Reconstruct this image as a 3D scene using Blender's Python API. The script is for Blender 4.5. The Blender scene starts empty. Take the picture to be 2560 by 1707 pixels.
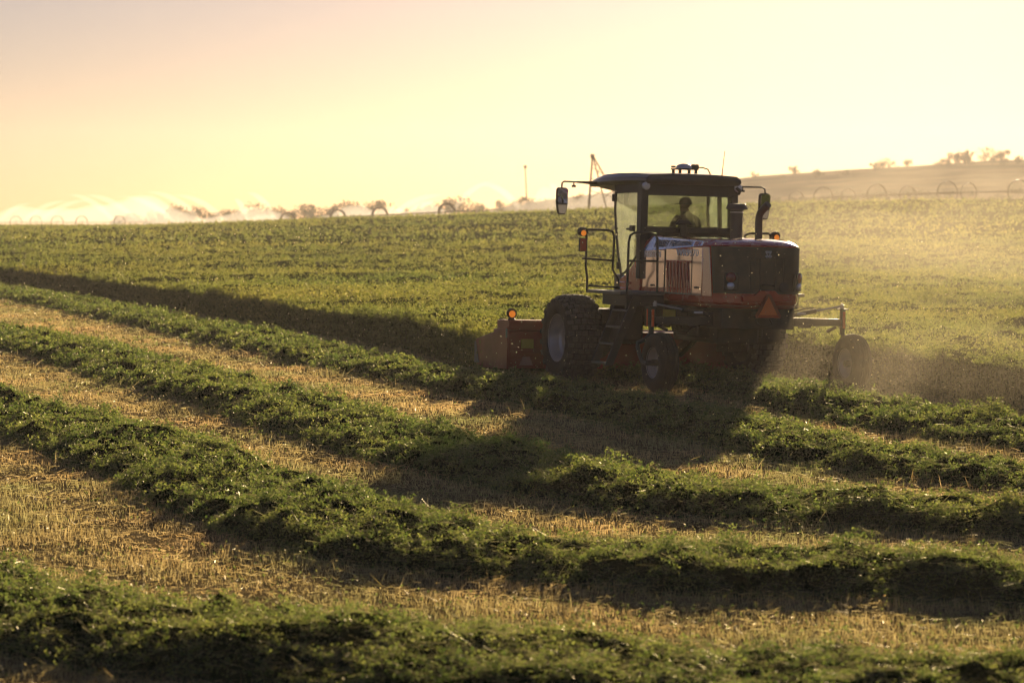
import bpy, bmesh, math, random
import numpy as np
from mathutils import Matrix, Vector
R_ = math.radians
rng = np.random.default_rng(7)
random.seed(7)
scene = bpy.context.scene
COL = scene.collection

# ------------------------------------------------------------------ camera, sky, sun, exposure
FPX, CAM_H, PITCH = 7111.0, 2.8, math.atan(305.5 / 7111.0)
cam_data = bpy.data.cameras.new('camera')
cam_data.sensor_width = 36.0
cam_data.lens = 100.0
cam_data.clip_start = 0.5
cam_data.clip_end = 20000.0
cam_data.dof.use_dof = True
cam_data.dof.focus_distance = 35.0
cam_data.dof.aperture_fstop = 2.9
cam = bpy.data.objects.new('camera', cam_data)
COL.objects.link(cam)
cam.location = (0, 0, CAM_H)
cam.rotation_euler = (math.pi / 2 - PITCH, 0, 0)
scene.camera = cam

SUN_AZ, SUN_EL = 9.5, 9.0            # degrees to the right of the view, and above the horizon
world = bpy.data.worlds.new('World')
scene.world = world
world.use_nodes = True
nt = world.node_tree
nt.nodes.clear()
w_out = nt.nodes.new('ShaderNodeOutputWorld')
w_bg = nt.nodes.new('ShaderNodeBackground')
sky = nt.nodes.new('ShaderNodeTexSky')
sky.sky_type = 'NISHITA'
sky.sun_disc = False
sky.sun_elevation = R_(SUN_EL)
sky.sun_rotation = R_(SUN_AZ)
sky.altitude = 300
sky.air_density = 1.0
sky.dust_density = 0.45
sky.ozone_density = 1.0
w_tint = nt.nodes.new('ShaderNodeMix')          # smoky harvest air: the whole sky is warmed evenly
w_tint.data_type = 'RGBA'
w_tint.blend_type = 'MULTIPLY'
w_tint.inputs[0].default_value = 1.0
w_tint.inputs[7].default_value = (0.475, 0.455, 0.68, 1)
nt.links.new(sky.outputs[0], w_tint.inputs[6])
nt.links.new(w_tint.outputs[2], w_bg.inputs[0])
w_bg.inputs[1].default_value = 0.05
nt.links.new(w_bg.outputs[0], w_out.inputs[0])

sun_data = bpy.data.lights.new('sun', 'SUN')
sun_data.energy = 5.0
sun_data.angle = R_(0.6)
sun_data.color = (1.0, 0.775, 0.48)
sun = bpy.data.objects.new('sun', sun_data)
COL.objects.link(sun)
sdir = Vector((math.sin(R_(SUN_AZ)) * math.cos(R_(SUN_EL)), math.cos(R_(SUN_AZ)) * math.cos(R_(SUN_EL)), math.sin(R_(SUN_EL))))
sun.location = sdir * 200
sun.rotation_euler = (-sdir).to_track_quat('-Z', 'Y').to_euler()

scene.view_settings.view_transform = 'Standard'
scene.view_settings.look = 'None'
scene.view_settings.exposure = 0.78
scene.view_settings.gamma = 1.0
scene.view_settings.use_curve_mapping = False
scene.render.engine = 'CYCLES'
cy = scene.cycles
cy.max_bounces = 6
cy.diffuse_bounces = 2
cy.glossy_bounces = 3
cy.transmission_bounces = 3
cy.transparent_max_bounces = 10
cy.volume_bounces = 0
cy.sample_clamp_indirect = 4.0
cy.use_denoising = True
cy.filter_width = 1.25
try:
    cy.denoiser = 'OPENIMAGEDENOISE'
    cy.denoising_input_passes = 'RGB_ALBEDO_NORMAL'
except Exception:
    pass

# ------------------------------------------------------------------ materials
MATS = {}
def new_mat(name):
    m = bpy.data.materials.new(name)
    m.use_nodes = True
    MATS[name] = m
    return m, m.node_tree

def mix_rgb(t, fac, a, b):
    n = t.nodes.new('ShaderNodeMix')
    n.data_type = 'RGBA'
    for i, v in ((0, fac), (6, a), (7, b)):
        if hasattr(v, 'is_output'):
            t.links.new(v, n.inputs[i])
        elif i == 0:
            n.inputs[0].default_value = v
        else:
            n.inputs[i].default_value = (*v, 1)
    return n.outputs[2]

def noise_ramp(t, scale, lo, hi, detail=4, coord='Object'):
    tc = t.nodes.new('ShaderNodeTexCoord')
    nz = t.nodes.new('ShaderNodeTexNoise')
    nz.inputs['Scale'].default_value = scale
    nz.inputs['Detail'].default_value = detail
    t.links.new(tc.outputs[coord], nz.inputs['Vector'])
    mr = t.nodes.new('ShaderNodeMapRange')
    mr.inputs[1].default_value = lo
    mr.inputs[2].default_value = hi
    t.links.new(nz.outputs[0], mr.inputs[0])
    return mr.outputs[0]

def paint(name, col, rough=0.35, metal=0.0, coat=0.0, dirt=0.25, dirt_col=(0.16, 0.11, 0.06), spec=0.5, bump=0.0, scale=3.0, emit=None):
    m, t = new_mat(name)
    b = t.nodes['Principled BSDF']
    f = noise_ramp(t, scale, 0.42, 0.75)
    mul = t.nodes.new('ShaderNodeMath')
    mul.operation = 'MULTIPLY'
    mul.inputs[1].default_value = dirt
    t.links.new(f, mul.inputs[0])
    t.links.new(mix_rgb(t, mul.outputs[0], col, dirt_col), b.inputs['Base Color'])
    rr = t.nodes.new('ShaderNodeMapRange')
    rr.inputs[3].default_value = rough
    rr.inputs[4].default_value = min(1, rough + 0.3 * (0.3 + dirt))
    t.links.new(f, rr.inputs[0])
    t.links.new(rr.outputs[0], b.inputs['Roughness'])
    b.inputs['Metallic'].default_value = metal
    b.inputs['Coat Weight'].default_value = coat
    b.inputs['Coat Roughness'].default_value = 0.06
    b.inputs['Specular IOR Level'].default_value = spec
    if emit:
        b.inputs['Emission Color'].default_value = (*emit[0], 1)
        b.inputs['Emission Strength'].default_value = emit[1]
    if bump:
        bp = t.nodes.new('ShaderNodeBump')
        bp.inputs['Strength'].default_value = bump
        bp.inputs['Distance'].default_value = 0.02
        t.links.new(noise_ramp(t, 40, 0.3, 0.7), bp.inputs['Height'])
        t.links.new(bp.outputs[0], b.inputs['Normal'])
    return m

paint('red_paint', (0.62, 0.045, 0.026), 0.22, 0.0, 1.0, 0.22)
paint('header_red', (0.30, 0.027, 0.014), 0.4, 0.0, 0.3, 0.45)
paint('tan_reflection', (0.97, 0.74, 0.60), 0.12, 0.75, 0.8, 0.04, scale=1.2)  # tan base colour stands for bright sky mirrored in red gloss paint
paint('silver_stripe', (0.86, 0.83, 0.92), 0.22, 0.8, 0.6, 0.06)
paint('white_print', (1.0, 0.99, 1.0), 0.35, 0.0, 0.6, 0.0)
paint('dark_print', (0.035, 0.022, 0.022), 0.5, 0, 0, 0.1)
paint('black_plastic', (0.032, 0.027, 0.025), 0.42, 0, 0, 0.22)
paint('black_metal', (0.040, 0.035, 0.031), 0.45, 0, 0.1, 0.35)
paint('grille_black', (0.034, 0.028, 0.023), 0.4, 0, 0.3, 0.45)
paint('roof_grey', (0.055, 0.047, 0.045), 0.32, 0, 0.3, 0.25)
paint('liner_grey', (0.050, 0.044, 0.045), 0.6, 0, 0, 0.1)
paint('rubber', (0.030, 0.026, 0.023), 0.72, 0, 0, 0.55, (0.10, 0.075, 0.05), 0.35, 0.3, 6)
paint('rubber_block', (0.12, 0.102, 0.086), 0.75, 0, 0, 0.6, (0.14, 0.11, 0.075), 0.3, 0.3, 9)
paint('rim_silver', (0.60, 0.53, 0.48), 0.36, 0.45, 0, 0.15)
paint('hub_dark', (0.045, 0.04, 0.038), 0.55, 0.2, 0, 0.4)
paint('steel', (0.45, 0.43, 0.42), 0.28, 0.9, 0, 0.2)
paint('deck_metal', (0.20, 0.185, 0.165), 0.45, 0.3, 0, 0.3)
paint('stack_grey', (0.085, 0.072, 0.068), 0.45, 0.1, 0, 0.2)
paint('mirror', (0.85, 0.85, 0.88), 0.03, 1.0, 0, 0.03)
paint('orange_sign', (1.0, 0.20, 0.03), 0.6, 0, 0.1, 0.03)
paint('sign_border', (0.33, 0.045, 0.012), 0.4, 0, 0.2, 0.2)
paint('orange_reflector', (0.80, 0.085, 0.012), 0.3, 0, 0.5, 0.12)
paint('red_lens', (0.22, 0.012, 0.010), 0.2, 0, 0.8, 0.05)
paint('clear_lens', (0.72, 0.70, 0.74), 0.12, 0.5, 0.8, 0.03)
paint('amber_lens', (0.75, 0.20, 0.01), 0.25, 0, 0.8, 0.02, emit=((1.0, 0.33, 0.02), 0.35))
paint('amber_glow', (0.85, 0.30, 0.02), 0.3, 0, 0.3, 0.0, emit=((1.0, 0.26, 0.02), 0.32))
paint('yellow_decal', (0.55, 0.42, 0.05), 0.5, 0, 0, 0.35)
paint('pink_decal', (0.50, 0.20, 0.17), 0.5, 0, 0, 0.2)
paint('seat_cloth', (0.03, 0.03, 0.032), 0.9, 0, 0, 0.1)
paint('cap_cloth', (0.025, 0.024, 0.028), 0.9, 0, 0, 0.1)
paint('aluminium', (0.42, 0.38, 0.34), 0.45, 0.5, 0, 0.2)
paint('far_metal', (0.10, 0.075, 0.055), 0.5, 0.2, 0, 0.2)
paint('gps_white', (0.62, 0.60, 0.66), 0.25, 0, 0.6, 0.05)
paint('bark', (0.07, 0.05, 0.035), 0.9, 0, 0, 0.3)

def glass_mat(name, tint, film=(0.02, 0.16), fcol=(0.55, 0.50, 0.40)):
    m, t = new_mat(name)
    t.nodes.clear()
    o = t.nodes.new('ShaderNodeOutputMaterial')
    tr = t.nodes.new('ShaderNodeBsdfTransparent')
    tr.inputs[0].default_value = (*tint, 1)
    gl = t.nodes.new('ShaderNodeBsdfGlossy')
    gl.inputs['Roughness'].default_value = 0.02
    df = t.nodes.new('ShaderNodeBsdfTranslucent')      # film of dust on the pane
    df.inputs[0].default_value = (*fcol, 1)
    mx0 = t.nodes.new('ShaderNodeMixShader')
    fr = t.nodes.new('ShaderNodeMapRange')
    t.links.new(noise_ramp(t, 2.2, 0.35, 0.8), fr.inputs[0])
    fr.inputs[3].default_value, fr.inputs[4].default_value = film
    t.links.new(fr.outputs[0], mx0.inputs[0])
    t.links.new(tr.outputs[0], mx0.inputs[1])
    t.links.new(df.outputs[0], mx0.inputs[2])
    lw = t.nodes.new('ShaderNodeLayerWeight')
    lw.inputs[0].default_value = 0.5
    pw = t.nodes.new('ShaderNodeMath')
    pw.operation = 'POWER'
    pw.inputs[1].default_value = 4.5
    t.links.new(lw.outputs['Facing'], pw.inputs[0])
    fn = t.nodes.new('ShaderNodeMapRange')
    fn.inputs[3].default_value = 0.03
    fn.inputs[4].default_value = 0.8
    t.links.new(pw.outputs[0], fn.inputs[0])
    mx = t.nodes.new('ShaderNodeMixShader')
    t.links.new(fn.outputs[0], mx.inputs[0])
    t.links.new(mx0.outputs[0], mx.inputs[1])
    t.links.new(gl.outputs[0], mx.inputs[2])
    t.links.new(mx.outputs[0], o.inputs[0])
    return m
glass_mat('cab_glass', (0.72, 0.78, 0.66))
glass_mat('door_glass', (0.92, 0.95, 0.88), (0.14, 0.42), (0.95, 0.95, 0.86))

def patch_mul(t, col, f, a, b):
    m = t.nodes.new('ShaderNodeMix'); m.data_type = 'RGBA'; m.blend_type = 'MULTIPLY'
    m.inputs[0].default_value = 1.0
    t.links.new(col, m.inputs[6])
    t.links.new(mix_rgb(t, f, a, b), m.inputs[7])
    return m.outputs[2]
def leaf_mat(name, cols, trans, tfac=0.45, gloss=0.05, rough=0.45, patchy=None):
    """cols: three base colours picked per leaf; trans: colour of light coming through"""
    m, t = new_mat(name)
    t.nodes.clear()
    o = t.nodes.new('ShaderNodeOutputMaterial')
    geo = t.nodes.new('ShaderNodeNewGeometry')
    cr = t.nodes.new('ShaderNodeValToRGB')
    cr.color_ramp.elements[0].color = (*cols[0], 1)
    cr.color_ramp.elements[1].color = (*cols[2], 1)
    e = cr.color_ramp.elements.new(0.5)
    e.color = (*cols[1], 1)
    t.links.new(geo.outputs['Random Per Island'], cr.inputs[0])
    cr2 = t.nodes.new('ShaderNodeValToRGB')
    cr2.color_ramp.elements[0].color = (*trans[0], 1)
    cr2.color_ramp.elements[1].color = (*trans[1], 1)
    t.links.new(geo.outputs['Random Per Island'], cr2.inputs[0])
    def patch(col):
        if not patchy: return col
        f = noise_ramp(t, patchy[0], 0.32, 0.68, 3)
        return mix_rgb(t, f, None, None) if False else patch_mul(t, col, f, patchy[1], patchy[2])
    d = t.nodes.new('ShaderNodeBsdfDiffuse')
    t.links.new(patch(cr.outputs[0]), d.inputs[0])
    tl = t.nodes.new('ShaderNodeBsdfTranslucent')
    t.links.new(patch(cr2.outputs[0]), tl.inputs[0])
    mx = t.nodes.new('ShaderNodeMixShader')
    mx.inputs[0].default_value = tfac
    t.links.new(d.outputs[0], mx.inputs[1])
    t.links.new(tl.outputs[0], mx.inputs[2])
    gl = t.nodes.new('ShaderNodeBsdfGlossy')
    gl.inputs['Roughness'].default_value = rough
    gl.inputs[0].default_value = (0.95, 0.88, 0.70, 1)
    mx2 = t.nodes.new('ShaderNodeMixShader')
    mx2.inputs[0].default_value = gloss
    t.links.new(mx.outputs[0], mx2.inputs[1])
    t.links.new(gl.outputs[0], mx2.inputs[2])
    t.links.new(mx2.outputs[0], o.inputs[0])
    return m
leaf_mat('cut_leaf', ((0.018, 0.040, 0.010), (0.034, 0.064, 0.016), (0.064, 0.092, 0.027)), ((0.11, 0.20, 0.030), (0.44, 0.50, 0.12)), 0.5, 0.07, patchy=(0.55, (0.72, 0.80, 0.75), (1.25, 1.12, 1.05)))
leaf_mat('crop_leaf', ((0.023, 0.043, 0.011), (0.040, 0.068, 0.016), (0.070, 0.092, 0.025)), ((0.16, 0.21, 0.034), (0.46, 0.46, 0.11)), 0.55, 0.05, patchy=(0.09, (0.68, 0.80, 0.72), (1.28, 1.14, 1.05)))
leaf_mat('straw', ((0.16, 0.108, 0.042), (0.32, 0.23, 0.095), (0.52, 0.40, 0.19)), ((0.48, 0.34, 0.12), (0.95, 0.77, 0.40)), 0.60, 0.13, 0.45, patchy=(0.5, (0.62, 0.78, 0.62), (1.25, 1.10, 1.0)))
leaf_mat('hay_stem', ((0.08, 0.085, 0.030), (0.15, 0.145, 0.055), (0.26, 0.235, 0.11)), ((0.22, 0.22, 0.07), (0.55, 0.50, 0.22)), 0.45, 0.12, 0.4)
leaf_mat('tree_leaf', ((0.022, 0.022, 0.010), (0.032, 0.031, 0.013), (0.042, 0.040, 0.017)), ((0.06, 0.055, 0.015), (0.09, 0.08, 0.025)), 0.3, 0.0)
leaf_mat('chaff_bit', ((0.45, 0.38, 0.22), (0.6, 0.5, 0.3), (0.7, 0.62, 0.42)), ((0.6, 0.5, 0.28), (0.9, 0.8, 0.5)), 0.55, 0.1)

def ground_mat(name, stops, scale, rough=0.95, bump=0.6, bscale=30):
    m, t = new_mat(name)
    b = t.nodes['Principled BSDF']
    tc = t.nodes.new('ShaderNodeTexCoord')
    nz = t.nodes.new('ShaderNodeTexNoise')
    nz.inputs['Scale'].default_value = scale
    nz.inputs['Detail'].default_value = 8
    nz.inputs['Roughness'].default_value = 0.65
    t.links.new(tc.outputs['Object'], nz.inputs['Vector'])
    cr = t.nodes.new('ShaderNodeValToRGB')
    els = cr.color_ramp.elements
    els[0].position, els[0].color = stops[0][0], (*stops[0][1], 1)
    els[1].position, els[1].color = stops[-1][0], (*stops[-1][1], 1)
    for p, c in stops[1:-1]:
        e = els.new(p)
        e.color = (*c, 1)
    t.links.new(nz.outputs[0], cr.inputs[0])
    t.links.new(cr.outputs[0], b.inputs['Base Color'])
    b.inputs['Roughness'].default_value = rough
    b.inputs['Specular IOR Level'].default_value = 0.0
    if bump:
        bp = t.nodes.new('ShaderNodeBump')
        bp.inputs['Strength'].default_value = bump
        bp.inputs['Distance'].default_value = 0.05
        n2 = t.nodes.new('ShaderNodeTexNoise')
        n2.inputs['Scale'].default_value = bscale
        n2.inputs['Detail'].default_value = 6
        t.links.new(tc.outputs['Object'], n2.inputs['Vector'])
        t.links.new(n2.outputs[0], bp.inputs['Height'])
        t.links.new(bp.outputs[0], b.inputs['Normal'])
    return m
ground_mat('soil', [(0.3, (0.085, 0.060, 0.030)), (0.5, (0.165, 0.120, 0.060)), (0.7, (0.28, 0.21, 0.105))], 1.6)
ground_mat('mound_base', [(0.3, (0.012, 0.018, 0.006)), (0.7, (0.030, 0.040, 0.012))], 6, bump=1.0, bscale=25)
ground_mat('canopy_base', [(0.3, (0.030, 0.040, 0.012)), (0.5, (0.050, 0.062, 0.018)), (0.7, (0.075, 0.085, 0.026))], 1.3, bump=1.0, bscale=9)
ground_mat('dry_hill', [(0.35, (0.060, 0.042, 0.022)), (0.5, (0.13, 0.095, 0.050)), (0.65, (0.27, 0.20, 0.105))], 0.035, bump=0)

def volume_mat(name, density, col, aniso):
    m, t = new_mat(name)
    t.nodes.clear()
    o = t.nodes.new('ShaderNodeOutputMaterial')
    v = t.nodes.new('ShaderNodeVolumePrincipled')
    v.inputs['Color'].default_value = (*col, 1)
    v.inputs['Density'].default_value = density
    v.inputs['Anisotropy'].default_value = aniso
    t.links.new(v.outputs[0], o.inputs['Volume'])
    return m
volume_mat('haze_air', 0.00019, (1.0, 0.92, 0.86), 0.5)
volume_mat('drift_dust', 0.0020, (0.98, 0.86, 0.66), 0.55)
volume_mat('dust_air', 0.014, (0.98, 0.86, 0.64), 0.55)
def puffy(name, base, scale, zlo, zhi):
    t = MATS[name].node_tree
    v = [n for n in t.nodes if n.type == 'PRINCIPLED_VOLUME'][0]
    tc = t.nodes.new('ShaderNodeTexCoord')
    nz = t.nodes.new('ShaderNodeTexNoise')
    nz.inputs['Scale'].default_value = scale
    nz.inputs['Detail'].default_value = 2
    t.links.new(tc.outputs['Object'], nz.inputs['Vector'])
    mr = t.nodes.new('ShaderNodeMapRange')
    mr.inputs[1].default_value, mr.inputs[2].default_value, mr.inputs[3].default_value, mr.inputs[4].default_value = 0.38, 0.66, 0.15, 2.0
    t.links.new(nz.outputs[0], mr.inputs[0])
    sp = t.nodes.new('ShaderNodeSeparateXYZ')
    t.links.new(tc.outputs['Object'], sp.inputs[0])
    mz = t.nodes.new('ShaderNodeMapRange')
    mz.inputs[1].default_value, mz.inputs[2].default_value, mz.inputs[3].default_value, mz.inputs[4].default_value = zlo, zhi, 1.0, 0.1
    t.links.new(sp.outputs[2], mz.inputs[0])
    m1 = t.nodes.new('ShaderNodeMath'); m1.operation = 'MULTIPLY'
    t.links.new(mr.outputs[0], m1.inputs[0]); t.links.new(mz.outputs[0], m1.inputs[1])
    m2 = t.nodes.new('ShaderNodeMath'); m2.operation = 'MULTIPLY'; m2.inputs[1].default_value = base
    t.links.new(m1.outputs[0], m2.inputs[0])
    t.links.new(m2.outputs[0], v.inputs['Density'])
puffy('dust_air', 0.0085, 0.45, 0.2, 3.2)
volume_mat('spray_water', 0.16, (1.0, 0.98, 0.96), 0.5)
volume_mat('mist_water', 0.017, (1.0, 0.97, 0.95), 0.4)

# ------------------------------------------------------------------ helpers
def link(o, parent=None):
    COL.objects.link(o)
    if parent is not None:
        o.parent = parent
    return o

def tag(o, label=None, cat=None, group=None, kind=None):
    if label: o['label'] = label
    if cat: o['category'] = cat
    if group: o['group'] = group
    if kind: o['kind'] = kind
    return o

def empty(name, loc=(0, 0, 0), rz=0.0, parent=None):
    o = bpy.data.objects.new(name, None)
    o.location = loc
    o.rotation_euler = (0, 0, rz)
    o.empty_display_size = 0.2
    return link(o, parent)

def mesh_np(name, V, quads=None, tris=None, mat=None, smooth=False):
    me = bpy.data.meshes.new(name)
    V = np.asarray(V, np.float32).reshape(-1, 3)
    nq = 0 if quads is None else len(quads)
    ntr = 0 if tris is None else len(tris)
    li = []
    if nq: li.append(np.asarray(quads, np.int32).ravel())
    if ntr: li.append(np.asarray(tris, np.int32).ravel())
    li = np.concatenate(li)
    me.vertices.add(len(V))
    me.vertices.foreach_set('co', V.ravel())
    me.loops.add(len(li))
    me.loops.foreach_set('vertex_index', li)
    me.polygons.add(nq + ntr)
    starts = np.concatenate([np.arange(nq) * 4, nq * 4 + np.arange(ntr) * 3]).astype(np.int32)
    me.polygons.foreach_set('loop_start', starts)
    if smooth:
        me.polygons.foreach_set('use_smooth', np.ones(nq + ntr, bool))
    me.update(calc_edges=True)
    if mat: me.materials.append(MATS[mat])
    return me

class MB:
    def __init__(s):
        s.V, s.F = [], []
    def add(s, verts, faces):
        n = len(s.V)
        s.V += [tuple(v) for v in verts]
        s.F += [tuple(i + n for i in f) for f in faces]
        return s
    def box(s, c, d, rot=None):
        x, y, z = d[0] / 2, d[1] / 2, d[2] / 2
        vs = [Vector(p) for p in ((-x, -y, -z), (x, -y, -z), (x, y, -z), (-x, y, -z), (-x, -y, z), (x, -y, z), (x, y, z), (-x, y, z))]
        if rot is not None: vs = [rot @ v for v in vs]
        vs = [v + Vector(c) for v in vs]
        return s.add(vs, [(0, 3, 2, 1), (4, 5, 6, 7), (0, 1, 5, 4), (1, 2, 6, 5), (2, 3, 7, 6), (3, 0, 4, 7)])
    def bb(s, x0, x1, y0, y1, z0, z1):
        return s.box(((x0 + x1) / 2, (y0 + y1) / 2, (z0 + z1) / 2), (abs(x1 - x0), abs(y1 - y0), abs(z1 - z0)))
    def bar(s, a, b, w, h=None, up=(0, 0, 1)):
        a, b = Vector(a), Vector(b)
        d = b - a
        q = d.to_track_quat('X', 'Z').to_matrix()
        return s.box((a + b) / 2, (d.length, w, h or w), q)
    def hexa(s, p):      # eight corners: four of one end, four of the other
        return s.add(p, [(3, 2, 1, 0), (4, 5, 6, 7), (0, 1, 5, 4), (1, 2, 6, 5), (2, 3, 7, 6), (3, 0, 4, 7)])
    def prism(s, pts, axis, a, b):
        """pts: polygon in the two other axes (in x,y,z order), extruded from a to b along axis"""
        n = len(pts)
        def mk(p, q):
            r = [p[0], p[1]]
            r.insert(axis, q)
            return tuple(r)
        vs = [mk(p, a) for p in pts] + [mk(p, b) for p in pts]
        fs = [tuple(range(n))[::-1], tuple(range(n, 2 * n))] + [(i, (i + 1) % n, n + (i + 1) % n, n + i) for i in range(n)]
        return s.add(vs, fs)
    def tube(s, path, r, n=8, cap=True):
        P = [Vector(p) for p in path]
        rs = r if isinstance(r, (list, tuple)) else [r] * len(P)
        vs, fs = [], []
        prev = None
        for i, p in enumerate(P):
            t = (P[min(i + 1, len(P) - 1)] - P[max(i - 1, 0)]).normalized()
            if prev is None:
                a = t.orthogonal().normalized()
            else:
                a = (prev - t * prev.dot(t)).normalized()
            prev = a
            b = t.cross(a)
            for k in range(n):
                an = 2 * math.pi * k / n
                vs.append(p + (a * math.cos(an) + b * math.sin(an)) * rs[i])
        for i in range(len(P) - 1):
            for k in range(n):
                k2 = (k + 1) % n
                fs.append((i * n + k, i * n + k2, (i + 1) * n + k2, (i + 1) * n + k))
        if cap:
            fs.append(tuple(range(n))[::-1])
            fs.append(tuple((len(P) - 1) * n + k for k in range(n)))
        return s.add(vs, fs)
    def lathe(s, prof, c, axis='y', n=48, closed=False):
        """prof: list of (radius, height along axis) round centre c"""
        vs, fs = [], []
        m = len(prof)
        for k in range(n):
            a = 2 * math.pi * k / n
            for r, h in prof:
                if axis == 'y': vs.append((c[0] + r * math.cos(a), c[1] + h, c[2] + r * math.sin(a)))
                elif axis == 'z': vs.append((c[0] + r * math.cos(a), c[1] + r * math.sin(a), c[2] + h))
                else: vs.append((c[0] + h, c[1] + r * math.cos(a), c[2] + r * math.sin(a)))
        mm = m if closed else m - 1
        for k in range(n):
            k2 = (k + 1) % n
            for j in range(mm):
                j2 = (j + 1) % m
                fs.append((k * m + j, k * m + j2, k2 * m + j2, k2 * m + j))
        return s.add(vs, fs)
    def build(s, name, mat, parent=None, bevel=0.0, smooth=35, seg=2):
        me = bpy.data.meshes.new(name)
        me.from_pydata(s.V, [], s.F)
        bm = bmesh.new()
        bm.from_mesh(me)
        bmesh.ops.remove_doubles(bm, verts=bm.verts, dist=1e-5)
        bmesh.ops.recalc_face_normals(bm, faces=bm.faces)
        bm.to_mesh(me)
        bm.free()
        me.materials.append(MATS[mat])
        if smooth:
            me.polygons.foreach_set('use_smooth', np.ones(len(me.polygons), bool))
            me.set_sharp_from_angle(angle=R_(smooth))
        o = bpy.data.objects.new(name, me)
        link(o, parent)
        if bevel:
            md = o.modifiers.new('bevel', 'BEVEL')
            md.width = bevel
            md.segments = seg
            md.limit_method = 'ANGLE'
            md.angle_limit = R_(40)
            md.harden_normals = False
        return o

_TAB = rng.random((64, 256, 256)).astype(np.float32)
def vnoise(x, y, seed=0):
    x = np.asarray(x, np.float64); y = np.asarray(y, np.float64)
    xi = np.floor(x).astype(np.int64); yi = np.floor(y).astype(np.int64)
    fx = x - xi; fy = y - yi
    fx = fx * fx * (3 - 2 * fx); fy = fy * fy * (3 - 2 * fy)
    T = _TAB[seed % 64]
    a = T[xi & 255, yi & 255]; b = T[(xi + 1) & 255, yi & 255]
    c = T[xi & 255, (yi + 1) & 255]; d = T[(xi + 1) & 255, (yi + 1) & 255]
    return (a * (1 - fx) + b * fx) * (1 - fy) + (c * (1 - fx) + d * fx) * fy - 0.5
def fbm(x, y, seed=0, o=3):
    s = 0
    for k in range(o):
        s = s + vnoise(x * 2 ** k + 17.3 * k, y * 2 ** k - 9.1 * k, seed + k) * 0.5 ** k
    return s
def sstep(t):
    t = np.clip(t, 0, 1)
    return t * t * (3 - 2 * t)

# ------------------------------------------------------------------ the lie of the land
def gz(X, Y):
    X = np.asarray(X, float); Y = np.asarray(Y, float)
    far = np.clip(2.75 + 0.038 * X, 1.35, 6.5)
    rise = sstep((Y - 90) / 165) * far
    back = sstep((Y - 420) / 400)
    z = rise * (1 - 0.75 * back)
    swale = -0.075 * sstep((X - 2.2) / 3.5) * (1 - sstep((Y - 58) / 25))
    bumps = 0.035 * fbm(X * 0.22, Y * 0.22, 3) * np.clip(Y / 20, 0, 1)
    return z + swale + bumps

def spline(pts, step=0.25):
    P = np.array(pts, float)
    P = np.vstack([2 * P[0] - P[1], P, 2 * P[-1] - P[-2]])
    out = []
    for i in range(1, len(P) - 2):
        p0, p1, p2, p3 = P[i - 1:i + 3]
        n = max(2, int(np.linalg.norm(p2 - p1) / step))
        t = np.linspace(0, 1, n, endpoint=False)[:, None]
        out.append(0.5 * ((2 * p1) + (-p0 + p2) * t + (2 * p0 - 5 * p1 + 4 * p2 - p3) * t ** 2 + (-p0 + 3 * p1 - 3 * p2 + p3) * t ** 3))
    out.append(P[-2:-1])
    return np.vstack(out)

ROWS = {
    'fresh': [(1.9, 52.4), (2.9, 49.5), (3.9, 46.5), (4.75, 43), (5.7, 39), (6.9, 35.5), (9, 32.2), (12.5, 29.8), (17, 28.4)],
    'first': [(-36, 145), (-18.9, 105), (-8.7, 73.3), (-3.1, 54.6), (-0.6, 47.2), (1.4, 41.6), (2.9, 36.3), (4.1, 32.7), (5.5, 30.8), (9, 29), (13, 27.6)],
    'second': [(-22, 90), (-12.1, 67), (-5.8, 48.6), (-2.1, 37.2), (0.1, 31.1), (1.4, 28.2), (2.95, 26.9), (4.55, 26.2), (8, 25.2), (12, 24.2)],
    'third': [(-13, 52), (-7.3, 40.6), (-4.7, 34.5), (-1.95, 26.2), (-0.62, 23.6), (1.4, 22.2), (3.7, 21.6), (7, 20.8), (10, 20)],
    'near': [(-9, 26), (-5.6, 22.3), (-3.5, 19.9), (-1.6, 18.1), (0.1, 17.1), (1.65, 16.5), (2.9, 16.1), (5.5, 15.5), (8, 15.0)],
}
CURVES = {k: spline(v) for k, v in ROWS.items()}
LEFT_EDGE = [(-66, 224), (-43, 172), (-29, 136), (-16.4, 105.5), (-6.4, 74), (-1.9, 58.5), (-0.5, 51.2)]
RIGHT_EDGE = [(4.75, 52.6), (5.2, 51.2), (6.4, 47.4), (7.4, 43.8), (8.5, 40.5), (9.8, 37.8), (12, 35.2), (16, 33.0), (24, 31.0)]
FAR_EDGE = [(62, 180), (45, 205), (39, 218), (28, 245), (10, 275), (-7, 303), (-28, 350), (-70, 402), (-125, 430)]
EDGE = np.vstack([spline(LEFT_EDGE, 0.5), spline(RIGHT_EDGE, 0.5)])
CROP_POLY = np.vstack([EDGE, np.array([(60, 40), (85, 120)]), np.array(FAR_EDGE)])

def in_poly(X, Y, P):
    X = np.asarray(X); Y = np.asarray(Y)
    ins = np.zeros(X.shape, bool)
    n = len(P)
    for i in range(n):
        x1, y1 = P[i]; x2, y2 = P[(i + 1) % n]
        if y1 == y2: continue
        c = ((y1 > Y) != (y2 > Y)) & (X < (x2 - x1) * (Y - y1) / (y2 - y1) + x1)
        ins ^= c
    return ins
def dist_curve(X, Y, C):
    out = np.full(X.shape, 1e9)
    C = C[::2]
    for i in range(0, len(X), 20000):
        d = (X[i:i + 20000, None] - C[None, :, 0]) ** 2 + (Y[i:i + 20000, None] - C[None, :, 1]) ** 2
        out[i:i + 20000] = np.sqrt(d.min(1))
    return out

def band(axis_vals):
    return np.array(axis_vals)

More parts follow.
